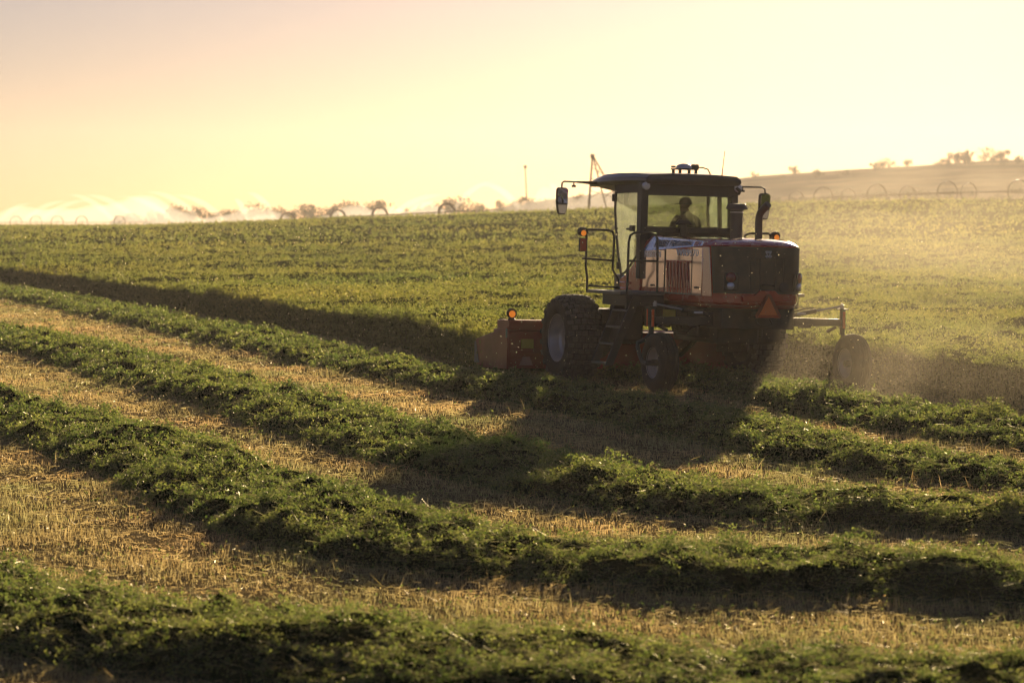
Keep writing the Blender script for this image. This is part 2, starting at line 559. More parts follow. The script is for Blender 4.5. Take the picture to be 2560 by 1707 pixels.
# ground sheet, finer near the camera, reaching past the horizon
ys = np.concatenate([np.arange(-40, 10, 5), np.arange(10, 70, 0.8), np.arange(70, 460, 6), np.array([480, 520, 580, 660, 760, 880, 1000])])
xs = np.concatenate([-np.geomspace(900, 30, 14), np.arange(-28, 28.1, 0.8), np.geomspace(30, 900, 14)])
GX, GY = np.meshgrid(xs, ys)
GZ = gz(GX, GY)
nx, ny = len(xs), len(ys)
idx = np.arange(nx * ny).reshape(ny, nx)
q = np.stack([idx[:-1, :-1], idx[:-1, 1:], idx[1:, 1:], idx[1:, :-1]], -1).reshape(-1, 4)
ground = link(bpy.data.objects.new('ground', mesh_np('ground', np.stack([GX, GY, GZ], -1), q, None, 'soil', True)))
tag(ground, 'brown soil and mown field stretching to the horizon', 'ground', kind='structure')

# hill at the right
hx = np.linspace(-150, 620, 78); hy = np.concatenate([np.linspace(360, 900, 50), np.array([940, 990])])
HX, HY = np.meshgrid(hx, hy)
def hill_z(X, Y):
    top = 3.0 + 22.0 * (1 - np.exp(-np.clip(X + 20, 0, None) / 115))
    along = sstep((Y - 385) / 430)
    lump = 1.3 * fbm(X * 0.018, Y * 0.018, 11) * along + 0.5 * fbm(X * 0.07, Y * 0.07, 15) * along
    return -1.6 + (top + 1.2) * along * sstep((X + 145) / 125) + lump
HZ = hill_z(HX, HY)
idx = np.arange(HX.size).reshape(HX.shape)
q = np.stack([idx[:-1, :-1], idx[:-1, 1:], idx[1:, 1:], idx[1:, :-1]], -1).reshape(-1, 4)
hill = link(bpy.data.objects.new('hill', mesh_np('hill', np.stack([HX, HY, HZ], -1), q, None, 'dry_hill', True)))
tag(hill, 'long dry grass hill rising to the right in haze', 'hill', kind='structure')

# ------------------------------------------------------------------ foliage made of single leaves and stalks
def rand_dir(n, zscale=1.0):
    v = rng.normal(size=(n, 3)); v[:, 2] *= zscale
    return v / np.linalg.norm(v, axis=1, keepdims=True)
def leaf_quads(P, L, zs=0.8, wide=0.30, up=0.0, tri=False):
    n = len(P)
    a = rand_dir(n, zs); a[:, 2] += up; a /= np.linalg.norm(a, axis=1, keepdims=True)
    b = np.cross(a, rand_dir(n)); b /= np.linalg.norm(b, axis=1, keepdims=True) + 1e-9
    a = a * (L[:, None] * 0.5); b = b * (L[:, None] * wide)
    if tri:
        V = np.stack([P - a, P + b * 1.3 + a * 0.3, P - b * 1.3 + a], 1).reshape(-1, 3)
        return V, np.arange(3 * n).reshape(-1, 3)
    V = np.stack([P - a, P + b, P + a, P - b], 1).reshape(-1, 3)
    return V, np.arange(4 * n).reshape(-1, 4)
def blade_tris(P, H, W, lean=0.35):
    n = len(P)
    an = rng.random(n) * 2 * np.pi
    w = np.stack([np.cos(an), np.sin(an), np.zeros(n)], 1) * W[:, None]
    tip = P + np.stack([rng.normal(size=n) * lean * H, rng.normal(size=n) * lean * H, H], 1)
    V = np.stack([P - w, P + w, tip], 1).reshape(-1, 3)
    return V, np.arange(3 * n).reshape(-1, 3)
def stalk_tris(P, L, W, zs=0.5):
    n = len(P)
    a = rand_dir(n, zs); a[:, 2] = np.abs(a[:, 2])
    b = np.cross(a, rand_dir(n)); b /= np.linalg.norm(b, axis=1, keepdims=True) + 1e-9
    V = np.stack([P - b * W[:, None], P + b * W[:, None], P + a * L[:, None]], 1).reshape(-1, 3)
    return V, np.arange(3 * n).reshape(-1, 3)
def join(parts):
    Vs, Qs, Ts, o = [], [], [], 0
    for V, f in parts:
        Vs.append(V)
        (Qs if f.shape[1] == 4 else Ts).append(f + o)
        o += len(V)
    return np.vstack(Vs), (np.vstack(Qs) if Qs else None), (np.vstack(Ts) if Ts else None)

# windrows of cut alfalfa
def windrow(key, label, dens, hw=1.0, hgt=0.165, cut=None, seed=0):
    C = CURVES[key]
    seg = np.linalg.norm(np.diff(C, axis=0), axis=1)
    s = np.concatenate([[0], np.cumsum(seg)])
    def frame(t):
        X = np.interp(t, s, C[:, 0]); Y = np.interp(t, s, C[:, 1])
        e = 0.3
        dx = np.interp(t + e, s, C[:, 0]) - np.interp(t - e, s, C[:, 0]); dy = np.interp(t + e, s, C[:, 1]) - np.interp(t - e, s, C[:, 1])
        l = np.hypot(dx, dy) + 1e-9
        return X, Y, -dy / l, dx / l
    def surf(t, v):
        X, Y, nx_, ny_ = frame(t)
        wv = hw * (1 + 0.22 * fbm(t * 0.9, v * 0 + 3.0, 20 + seed))
        x = X + nx_ * v * wv; y = Y + ny_ * v * wv
        prof = np.clip(1 - np.abs(v) ** 3.4, 0, 1) ** 0.7
        h = hgt * prof * (1 + 0.30 * fbm(t * 0.35, v * 0, 28 + seed)) + (0.13 * fbm(x * 1.5, y * 1.5, 31 + seed) + 0.19 * fbm(x * 4.6, y * 4.6, 37, 2)) * np.minimum(1, prof * 1.6)
        taper = sstep(t / 2.5) if cut else 1.0
        return x, y, gz(x, y) + np.maximum(h, 0) * taper - 0.01
    root_t = 0.5 * s[-1]
    rx, ry, _, _ = frame(np.array([root_t]))
    nt_, nv = int(s[-1] / 0.16), 17
    tt = np.linspace(0, s[-1], nt_); vv = np.linspace(-1, 1, nv)
    T, Vv = np.meshgrid(tt, vv, indexing='ij')
    x, y, z = surf(T.ravel(), Vv.ravel())
    idx = np.arange(nt_ * nv).reshape(nt_, nv)
    q = np.stack([idx[:-1, :-1], idx[:-1, 1:], idx[1:, 1:], idx[1:, :-1]], -1).reshape(-1, 4)
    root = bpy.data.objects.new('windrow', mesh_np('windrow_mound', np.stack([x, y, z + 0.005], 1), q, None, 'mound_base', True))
    link(root)
    tag(root, label, 'windrow', 'windrows of cut alfalfa in the mown field')
    # leaves: as many per metre as the distance lets one see
    n = int(dens)
    t = rng.random(n * 4) * s[-1]
    X, Y, _, _ = frame(t)
    d = np.hypot(X, Y)
    inview = np.abs(X) < 0.205 * Y + 2.2
    p = np.where(inview, (16.0 / np.maximum(d, 14)) ** 1.35, 0.03)
    p /= p.max()
    t = t[rng.random(len(t)) < p * 4 * n / (4 * n) ]
    if len(t) > n: t = rng.choice(t, n, replace=False)
    PER = 12                                            # leaves grow in sprigs
    t = t[:len(t) // PER]
    v = rng.uniform(-1.0, 1.0, len(t)); v = np.sign(v) * np.abs(v) ** 0.9 * 1.07
    x, y, z = surf(t, v)
    d = np.hypot(x, y)
    k = np.clip((d / 26) ** 0.75, 0.75, 2.6)
    lift = rng.random(len(t)) ** 2.4 * 0.105 * np.clip(0.8 + 1.8 * vnoise(x * 3.5, y * 3.5, 62), 0.15, 2.0) - 0.015
    c0 = np.stack([x, y, z + lift], 1)
    ax = rand_dir(len(t), 0.6)
    _, _, fnx, fny = frame(t)
    tang = np.stack([fny, -fnx, np.zeros(len(t))], 1)
    k = np.repeat(k, PER)
    m = len(k)
    along = rng.uniform(-0.5, 0.5, m) * 0.14
    P = np.repeat(c0, PER, 0) + np.repeat(ax, PER, 0) * along[:, None] + rng.normal(0, 0.014, (m, 3)) * k[:, None]
    L = rng.uniform(0.014, 0.036, m) * k
    a = leaf_quads(P, L, 0.7, 0.32, tri=True)
    V, Q, Tt = join([a])
    ms = m // 7
    ii = rng.integers(0, m, ms)
    da = tang[ii // PER] * rng.choice([-1, 1], ms)[:, None] + rng.normal(0, 0.55, (ms, 3)) * np.array([1, 1, 0.45])
    da /= np.linalg.norm(da, axis=1, keepdims=True)
    da *= rng.uniform(0.08, 0.26, ms)[:, None]
    db = np.cross(da, rand_dir(ms)); db /= np.linalg.norm(db, axis=1, keepdims=True) + 1e-9
    db *= (rng.uniform(0.0014, 0.0027, ms) * k[ii])[:, None]
    Ps = P[ii] + np.array([0, 0, 0.012])
    Vs = np.stack([Ps - da * 0.5 - db, Ps - da * 0.5 + db, Ps + da * 0.5], 1).reshape(-1, 3)
    so_ = link(bpy.data.objects.new('cut_stems', mesh_np('cut_stems', Vs, None, np.arange(3 * ms).reshape(-1, 3), 'hay_stem')), root)
    tag(so_, kind='stuff')
    fo = link(bpy.data.objects.new('cut_foliage', mesh_np('cut_foliage', V, Q, Tt, 'cut_leaf')), root)
    tag(fo, kind='stuff')
    return root

windrow('near', 'out of focus windrow of cut green alfalfa nearest the camera, along the bottom edge', 190000, seed=1, hw=1.12)
windrow('third', 'windrow of cut alfalfa curving across second nearest the camera', 260000, seed=2)
windrow('second', 'windrow of cut alfalfa third from the camera, partly in the machine shadow', 300000, seed=3)
windrow('first', 'long windrow of cut alfalfa at the foot of the standing crop, left of the machine', 270000, seed=4)
windrow('fresh', 'freshly laid windrow of alfalfa trailing behind the machine between its rear wheels', 120000, seed=5, cut=True)

# stubble between the rows
def scatter_xy(n, y0, y1, power, margin=0.205, pad=1.6):
    u = rng.random(n)
    if abs(power) < 1e-6: Y = y0 * (y1 / y0) ** u
    else: Y = (y0 ** power + u * (y1 ** power - y0 ** power)) ** (1 / power)
    X = (rng.random(n) * 2 - 1) * (margin * Y + pad)
    return X, Y
X, Y = scatter_xy(560000, 13.0, 140, 0.35)
keep = ~in_poly(X, Y, CROP_POLY)
X, Y = X[keep], Y[keep]
near = np.full(len(X), 1e9)
for kx, C in CURVES.items():
    near = np.minimum(near, dist_curve(X, Y, C))
keep = near > 0.93
X, Y, near = X[keep], Y[keep], near[keep]
d = np.hypot(X, Y)
wob = 0.10 * fbm(X * 0.4, Y * 0.4, 46)
track = np.exp(-((near + wob - 1.72) / 0.22) ** 2)          # pressed by the drive wheels
k = np.clip((d / 26) ** 0.8, 0.7, 3.0)
tall = 1 + 0.9 * fbm(X * 0.55, Y * 0.55, 41) + 0.6 * (fbm(X * 2.3, Y * 2.3, 45, 2))
n = len(X)
H = rng.uniform(0.030, 0.075, n) * np.clip(tall, 0.35, 1.9) * (1 - 0.62 * track)
W = rng.uniform(0.0026, 0.0056, n) * k
H = H * np.where(rng.random(n) < 0.02, 2.0, 1.0)
P = np.stack([X, Y, gz(X, Y) - 0.005], 1)
a = blade_tris(P, H, W, 0.25)
ms = n // 6
ii = rng.integers(0, n, ms)
Pl = P[ii] + np.stack([np.zeros(ms), np.zeros(ms), H[ii] * rng.uniform(0.2, 1.0, ms)], 1)
b = leaf_quads(Pl, rng.uniform(0.012, 0.03, ms) * k[ii], 0.8)
ml = n // 4                                                # fallen straws lying flat, most in the wheel tracks
il = rng.integers(0, n, ml)
c_ = stalk_tris(P[il] + np.array([0, 0, 0.02]) + np.stack([np.zeros(ml), np.zeros(ml), H[il] * 0.5], 1), rng.uniform(0.05, 0.16, ml) * np.clip(k[il], 1, 1.6), rng.uniform(0.002, 0.0042, ml) * k[il], 0.16)
V, Q, Tt = join([a, b, c_])
st = link(bpy.data.objects.new('stubble', mesh_np('stubble', V, Q, Tt, 'straw')))
tag(st, 'short golden straw stubble left between the windrows', 'stubble', kind='stuff')
# green regrowth among the stubble
gsel = rng.random(n) < np.clip(0.16 + 0.9 * fbm(X * 0.35, Y * 0.35, 48), 0.03, 0.6) * 0.4 * (1 - 0.8 * track)
Pg = P[gsel]; ng = len(Pg)
Pg = Pg + np.stack([rng.normal(0, 0.02, ng), rng.normal(0, 0.02, ng), rng.uniform(0.01, 0.11, ng)], 1)
V, Q = leaf_quads(Pg, rng.uniform(0.014, 0.032, ng) * k[gsel], 0.8, tri=True)
rg = link(bpy.data.objects.new('regrowth_grass', mesh_np('regrowth', V, None, Q, 'cut_leaf')))
tag(rg, 'sparse green regrowth leaves among the golden stubble', 'grass', kind='stuff')

# ------------------------------------------------------------------ standing alfalfa
def crop_h(X, Y):
    d = np.hypot(X, Y)
    big = fbm(X * 0.12, Y * 0.12, 50) * 0.15
    mid = fbm(X * 0.75, Y * 0.75, 53) * 0.26 - 0.30 * np.clip(vnoise(X * 0.42, Y * 0.75, 58) - 0.22, 0, 1)
    sml = fbm(X * 2.4, Y * 2.4, 56, 2) * 0.14
    return 0.76 + big + (mid + sml) * np.clip(1.15 - d / 500, 0.45, 1) - 0.10 * sstep((d - 150) / 120)
ang = np.linspace(R_(-24), R_(24), 240)
rad = np.geomspace(36, 470, 330)
A, Rr = np.meshgrid(ang, rad)
X = Rr * np.sin(A); Y = Rr * np.cos(A)
ins = in_poly(X.ravel(), Y.ravel(), CROP_POLY).reshape(X.shape)
Z = gz(X, Y) + crop_h(X, Y) - 0.07
idx = np.arange(X.size).reshape(X.shape)
ok = ins[:-1, :-1] & ins[:-1, 1:] & ins[1:, 1:] & ins[1:, :-1]
q = np.stack([idx[:-1, :-1], idx[:-1, 1:], idx[1:, 1:], idx[1:, :-1]], -1)[ok]
crop = link(bpy.data.objects.new('standing_crop', mesh_np('standing_canopy', np.stack([X, Y, Z], -1), q, None, 'canopy_base', True)))
tag(crop, 'tall uncut green alfalfa standing across the field', 'crop', kind='stuff')
# the cut face of the crop
wx, wy = EDGE[:, 0], EDGE[:, 1]
wz = gz(wx, wy)
Vw = np.concatenate([np.stack([wx, wy, wz - 0.05], 1), np.stack([wx, wy + 0.12, wz + 0.64], 1)])
ne = len(wx)
qw = np.stack([np.arange(ne - 1), np.arange(1, ne), ne + np.arange(1, ne), ne + np.arange(ne - 1)], 1)
o = link(bpy.data.objects.new('crop_face', mesh_np('crop_face', Vw, qw, None, 'canopy_base', True)), crop)
tag(o, kind='stuff')
# leaves on the face
es = np.concatenate([[0], np.cumsum(np.hypot(np.diff(wx), np.diff(wy)))])
nf = 95000
t = rng.random(nf * 3) * es[-1]
fx = np.interp(t, es, wx); fy = np.interp(t, es, wy)
fd = np.hypot(fx, fy)
pv = np.where(np.abs(fx) < 0.21 * fy + 3, (45 / np.maximum(fd, 40)) ** 1.2, 0.02)
t = t[rng.random(nf * 3) < pv * 0.55]
fx = np.interp(t, es, wx); fy = np.interp(t, es, wy); fd = np.hypot(fx, fy)
nf = len(t)
fh = rng.random(nf) ** 0.8
top = crop_h(fx, fy)
off = rng.normal(0, 0.07, nf) + 0.05
Pf = np.stack([fx + rng.normal(0, 0.05, nf), fy + off - 0.10 * (1 - fh), gz(fx, fy) + fh * top], 1)
kf = np.clip((fd / 45) ** 0.8, 0.8, 2.4)
a = leaf_quads(Pf, rng.uniform(0.03, 0.06, nf) * kf, 0.9, 0.32, tri=True)
ii = rng.integers(0, nf, nf // 3)
b = blade_tris(Pf[ii] - np.array([0, 0, 0.1]), rng.uniform(0.15, 0.35, len(ii)), 0.003 * kf[ii], 0.2)
# leaves over the canopy
def canopy_leaves(n, y0, y1, power, l0, l1, layer, spread=0.215):
    X, Y = scatter_xy(n, y0, y1, power, spread, 3.0)
    kx = in_poly(X, Y, CROP_POLY)
    X, Y = X[kx], Y[kx]
    PER = 7                                             # a stalk with its leaves
    X, Y = X[:len(X) // PER], Y[:len(Y) // PER]
    h = crop_h(X, Y)
    tuft = np.clip(0.45 + vnoise(X * 1.9, Y * 1.9, 60) + vnoise(X * 6, Y * 6, 61) * 0.5, 0, 1.2)
    m = len(X)
    top = gz(X, Y) + h - 0.07 + rng.random(m) ** 1.5 * layer * (0.25 + 1.2 * tuft)
    c0 = np.stack([X, Y, top], 1)
    sp = 0.5 * (l0 + l1)
    P = np.repeat(c0, PER, 0) + rng.normal(0, 1, (m * PER, 3)) * np.array([sp * 0.7, sp * 0.7, sp * 0.9])
    P[:, 2] -= np.abs(rng.normal(0, sp * 0.8, m * PER))
    return P, rng.uniform(l0, l1, m * PER)
P1, L1 = canopy_leaves(640000, 36, 80, 0.6, 0.024, 0.056, 0.17)
P2, L2 = canopy_leaves(430000, 72, 150, 0.6, 0.035, 0.085, 0.18)
P3, L3 = canopy_leaves(330000, 140, 440, 0.6, 0.07, 0.16, 0.16)
c1 = leaf_quads(P1, L1, 0.9, 0.32, up=0.2, tri=True)
c2 = leaf_quads(P2, L2, 0.9, 0.36, up=0.2, tri=True)
c3 = leaf_quads(P3, L3, 0.9, 0.40, up=0.2, tri=True)
V, Q, Tt = join([a, b, c1, c2, c3])
o = link(bpy.data.objects.new('crop_leaves', mesh_np('crop_leaves', V, Q, Tt, 'crop_leaf')), crop)
tag(o, kind='stuff')

# ------------------------------------------------------------------ the windrower (x forward, y left, z up, in metres from the front axle)
PSI, ROLL = R_(21), R_(1.3)
W_O = Vector((2.66, 49.93, -0.04))
fw = Vector((-math.sin(PSI), math.cos(PSI), 0)); lf0 = Vector((-math.cos(PSI), -math.sin(PSI), 0)); up0 = Vector((0, 0, 1))
lf = lf0 * math.cos(ROLL) + up0 * math.sin(ROLL); upv = up0 * math.cos(ROLL) - lf0 * math.sin(ROLL)
M_W = Matrix(((fw.x, lf.x, upv.x, W_O.x), (fw.y, lf.y, upv.y, W_O.y), (fw.z, lf.z, upv.z, W_O.z), (0, 0, 0, 1)))
WR = empty('windrower')
WR.matrix_world = M_W
tag(WR, 'red self-propelled windrower seen from behind, cutting into the standing crop', 'windrower')

def part(mb, name, mat, parent=WR, **kw):
    return mb.build(name, mat, parent, **kw)
def arc(c, r, a0, a1, n=5, plane='xz', k=0.0):
    out = []
    for i in range(n + 1):
        a = R_(a0 + (a1 - a0) * i / n)
        u, v = c[0] + r * math.cos(a), c[1] + r * math.sin(a)
        out.append({'xz': (u, k, v), 'yz': (k, u, v), 'xy': (u, v, k)}[plane])
    return out

# --- chassis
m = MB()
for s in (1, -1):
    m.bb(-3.7, 0.75, s * 0.42, s * 0.60, 1.06, 1.34)
m.bb(-3.72, -3.15, -0.66, 0.66, 1.04, 1.385)
m.bb(-2.0, -1.7, -0.42, 0.42, 1.1, 1.3)
m.bb(-0.35, 0.35, -1.36, 1.36, 0.98, 1.26)
for s in (1, -1):
    m.bb(-0.24, 0.24, s * 1.12, s * 1.38, 0.52, 1.02)
m.bb(-1.6, 0.5, -0.8, 0.8, 1.3, 1.52)
chassis = part(m, 'chassis_frame', 'black_metal', bevel=0.012)
m = MB()
m.bb(-3.0, -1.2, -0.38, 0.38, 0.78, 1.12).bb(-2.7, -2.2, -0.6, 0.6, 0.86, 1.06)
part(m, 'gearbox_belly', 'black_metal', bevel=0.03)
m = MB().bb(-2.35, -1.95, 0.62, 0.9, 1.08, 1.38).bb(-1.75, -1.25, 0.66, 0.96, 1.0, 1.42)
part(m, 'valve_block', 'black_plastic', bevel=0.02)
m = MB()
for y, x0, dz in ((0.5, -2.9, 0.0), (0.56, -2.7, -0.05), (-0.5, -2.9, 0.02), (0.36, -2.4, -0.1)):
    m.tube([(x0, y, 1.2 + dz), (x0 + 0.3, y + 0.1, 1.0 + dz), (x0 + 0.8, y + 0.12, 0.98 + dz), (x0 + 1.2, y, 1.15 + dz)], 0.018, 6)
part(m, 'hydraulic_hose', 'black_plastic')
m = MB().bb(-3.30, -3.285, 1.0, 1.16, 1.225, 1.30)
m = MB().bb(-2.45, -1.95, 0.902, 0.908, 1.18, 1.31)
part(m, 'warning_decal', 'yellow_decal')

# --- drive wheels
def drive_wheel(side):
    w = empty('drive_wheel', parent=WR)
    cy_, rz = side * 1.75, 0.745
    prof = [(0.40, 0.27), (0.44, 0.305), (0.52, 0.325), (0.60, 0.322), (0.66, 0.305), (0.70, 0.27), (0.722, 0.20), (0.733, 0.10), (0.736, 0.0)]
    prof = prof + [(r, -h) for r, h in prof[-2::-1]]
    MB().lathe(prof, (0, cy_, rz), 'y', 64).build('tyre', 'rubber', w, smooth=60)
    o = side
    rp = [(0.40, 0.275), (0.415, 0.285), (0.425, 0.27), (0.405, 0.255), (0.385, 0.20), (0.37, 0.10), (0.335, 0.06), (0.325, -0.02), (0.22, -0.03), (0.20, 0.03), (0.12, 0.035), (0.11, 0.07), (0.0, 0.075)]
    MB().lathe([(r, h * o) for r, h in rp], (0, cy_, rz), 'y', 56).build('rim', 'rim_silver', w, smooth=30)
    hb = MB()
    for k in range(10):
        a = 2 * math.pi * k / 10
        hb.tube([(0.16 * math.cos(a), cy_ + o * 0.02, rz + 0.16 * math.sin(a)), (0.16 * math.cos(a), cy_ + o * 0.06, rz + 0.16 * math.sin(a))], 0.014, 6)
    hb.lathe([(0.10, 0.03 * o), (0.095, 0.10 * o), (0.0, 0.105 * o)], (0, cy_, rz), 'y', 24)
    hb.build('hub', 'hub_dark', w)
    return w
blk = MB()
blk.hexa([(-0.047, -0.054, -0.03), (0.047, -0.054, -0.03), (0.047, 0.054, -0.03), (-0.047, 0.054, -0.03), (-0.037, -0.045, 0.024), (0.037, -0.045, 0.024), (0.037, 0.045, 0.024), (-0.037, 0.045, 0.024)])
def tread(w, side, proto=[None]):
    NR = 44
    for k in range(NR):
        a = 2 * math.pi * k / NR
        cols = [-0.28, -0.168, -0.056, 0.056, 0.168, 0.28] if k % 2 else [-0.224, -0.112, 0.0, 0.112, 0.224]
        for h in cols:
            ah = abs(h)
            r = 0.738 - 0.02 * (ah / 0.2) ** 2 - (0.02 if ah > 0.25 else 0)
            tilt = math.copysign(min(1, (ah / 0.30) ** 2) * 0.42, h)
            if proto[0] is None:
                ob = blk.build('tread_block', 'rubber_block', w, smooth=0)
                proto[0] = ob.data
            else:
                ob = link(bpy.data.objects.new('tread_block', proto[0]), w)
            c, s_ = math.cos(a), math.sin(a)
            rad = Vector((c, 0, s_)); tan = Vector((-s_, 0, c)); ax = Vector((0, 1, 0))
            n_ = (rad * math.cos(tilt) + ax * math.sin(tilt)); b_ = (ax * math.cos(tilt) - rad * math.sin(tilt))
            p = Vector((0, side * 1.75 + h, 0.745)) + rad * (r - 0.002)
            ob.matrix_local = Matrix(((tan.x, b_.x, n_.x, p.x), (tan.y, b_.y, n_.y, p.y), (tan.z, b_.z, n_.z, p.z), (0, 0, 0, 1)))
for side in (1, -1):
    dw = drive_wheel(side)
    tread(dw, side)

# --- rear caster wheels on their arms
def caster(side):
    y0 = side * 1.74
    w = empty('caster_wheel', parent=WR)
    c = (-3.74, y0, 0.49)
    prof = [(0.235, 0.12), (0.27, 0.15), (0.34, 0.165), (0.41, 0.155), (0.445, 0.135), (0.462, 0.115)]
    ribs = [0.115, 0.075, 0.062, 0.026, 0.013, -0.013, -0.026, -0.062, -0.075, -0.115]
    mid = []
    for i in range(0, len(ribs)):
        h = ribs[i]
        r = 0.492 - 1.6 * h * h
        mid.append((r, h))
        if i % 2 == 1 and i < len(ribs) - 1:
            mid += [(r - 0.022, h - 0.002), (r - 0.022, ribs[i + 1] + 0.002)]
    full = prof + mid + [(r, -h) for r, h in prof[::-1]]
    MB().lathe(full, c, 'y', 64).build('tyre', 'rubber', w, smooth=40)
    rp = [(0.24, 0.13), (0.25, 0.137), (0.253, 0.12), (0.235, 0.11), (0.215, 0.06), (0.20, 0.02), (0.17, 0.01), (0.10, 0.0), (0.09, 0.05), (0.0, 0.055)]
    for sg in (1, -1):
        MB().lathe([(r, h * sg) for r, h in rp], c, 'y', 40).build('rim', 'rim_silver', w, smooth=30)
    MB().lathe([(0.055, -0.14), (0.055, 0.14), (0.0, 0.142)], c, 'y', 20).build('hub', 'hub_dark', w)
    f = MB()
    ya = y0 + side * 0.235
    f.tube([(-3.36, y0, 1.02), (-3.36, y0 + side * 0.02, 0.93), (-3.34, y0 + side * 0.10, 0.84), (-3.33, ya - side * 0.02, 0.795), (-3.36, ya, 0.74),
            (-3.45, ya + side * 0.005, 0.62), (-3.56, ya, 0.50), (-3.66, ya - side * 0.01, 0.475), (-3.745, ya - side * 0.015, 0.475)], 0.036, 10)
    f.tube([(-3.74, ya, 0.485), (-3.74, y0 + side * 0.1, 0.488)], 0.045, 10)
    fork = part(f, 'caster_fork', 'black_metal')
    p = MB().lathe([(0.0, 1.385), (0.062, 1.385), (0.062, 1.37), (0.05, 1.36), (0.05, 1.05), (0.042, 1.04), (0.042, 0.95), (0.0, 0.95)], (-3.36, y0, 0), 'z', 20)
    p.bb(-3.44, -3.28, y0 - 0.075, y0 + 0.075, 1.368, 1.388)
    post = part(p, 'pivot_post', 'black_metal', smooth=30)
    MB().bb(-3.422, -3.41, y0 - 0.022, y0 + 0.022, 1.06, 1.34).build('reflector_strip', 'orange_reflector', post)
    MB().bb(-3.33, -3.29, y0 + 0.051 * side, y0 + 0.06 * side, 1.06, 1.34).build('reflector_strip', 'orange_reflector', post)
    b = MB().hexa([(-3.42, side * 0.5, 1.08), (-3.30, side * 0.5, 1.08), (-3.30, side * 0.5, 1.235), (-3.42, side * 0.5, 1.235),
                   (-3.42, side * 1.70, 1.10), (-3.30, side * 1.70, 1.10), (-3.30, side * 1.70, 1.215), (-3.42, side * 1.70, 1.215)])
    b.bb(-3.45, -3.27, side * 0.95, side * 1.12, 1.06, 1.10)
    b.bar((-3.36, side * 1.62, 1.08), (-3.36, side * 1.45, 1.0), 0.05)
    part(b, 'axle_arm', 'black_metal', bevel=0.012)
    cyl = MB().tube([(-3.40, side * 0.74, 1.26), (-3.40, side * 1.22, 1.345)], 0.036, 12)
    cyl.box((-3.40, side * 0.72, 1.255), (0.09, 0.09, 0.10))
    cyl.tube([(-3.40, side * 0.8, 1.32), (-3.40, side * 1.0, 1.38), (-3.40, side * 1.18, 1.40)], 0.012, 6)
    cy_o = part(cyl, 'steering_cylinder', 'black_metal')
    MB().tube([(-3.40, side * 1.20, 1.342), (-3.40, side * 1.69, 1.428)], 0.017, 10).build('piston_rod', 'steel', cy_o)
    MB().lathe([(0.0, 1.385), (0.035, 1.386), (0.035, 1.45), (0.022, 1.455), (0.022, 1.475), (0, 1.476)], (-3.40, side * 1.70, 0), 'z', 12).build('ball_joint', 'steel', cy_o)
    MB().bb(-3.437, -3.4355, side * 0.86, side * 1.02, 1.288, 1.312).build('label_plate', 'white_print', cy_o)
for side in (1, -1):
    caster(side)

# --- engine hood: plan outline of one side, front to rear, then round the tail
def outline(inset=0.0, dz=0.0):
    half = [(-0.92, 0.86), (-2.0, 0.86), (-3.0, 0.86), (-3.38, 0.855), (-3.56, 0.785), (-3.75, 0.70), (-3.88, 0.60), (-3.96, 0.48), (-4.01, 0.28), (-4.03, 0.0)]
    half = [(x + (inset if x < -3.5 else 0), max(0, y - inset) if y > 0 else 0) for x, y in half]
    return half + [(x, -y) for x, y in half[-2::-1]]
def hood_shell(levels, cap_top=True, cap_bot=True):
    """levels: list of (z_front, z_rear, inset)"""
    mb = MB()
    rings = []
    for zf, zr, ins in levels:
        pts = outline(ins)
        rings.append([(x, y, zf + (zr - zf) * ((-0.92 - x) / 3.1)) for x, y in pts])
    n = len(rings[0])
    vs = [p for r in rings for p in r]
    fs = []
    for i in range(len(rings) - 1):
        for k in range(n - 1):
            fs.append((i * n + k, i * n + k + 1, (i + 1) * n + k + 1, (i + 1) * n + k))
        fs.append((i * n + n - 1, i * n, (i + 1) * n, (i + 1) * n + n - 1))
    if cap_top: fs.append(tuple((len(rings) - 1) * n + k for k in range(n)))
    if cap_bot: fs.append(tuple(range(n))[::-1])
    return mb.add(vs, fs)
hood = hood_shell([(1.47, 1.44, 0.02), (1.50, 1.47, 0.0), (1.62, 1.60, 0.0), (1.62, 1.60, 0.012), (2.30, 2.395, 0.012), (2.315, 2.41, 0.0), (2.45, 2.445, 0.05), (2.535, 2.475, 0.15), (2.56, 2.50, 0.30)])
hood_o = part(hood, 'engine_hood', 'red_paint', smooth=28)
m = hood_shell([(1.40, 1.38, 0.05), (1.44, 1.41, 0.03), (1.475, 1.445, 0.03)])
m.build('skirt', 'header_red', hood_o, smooth=28)
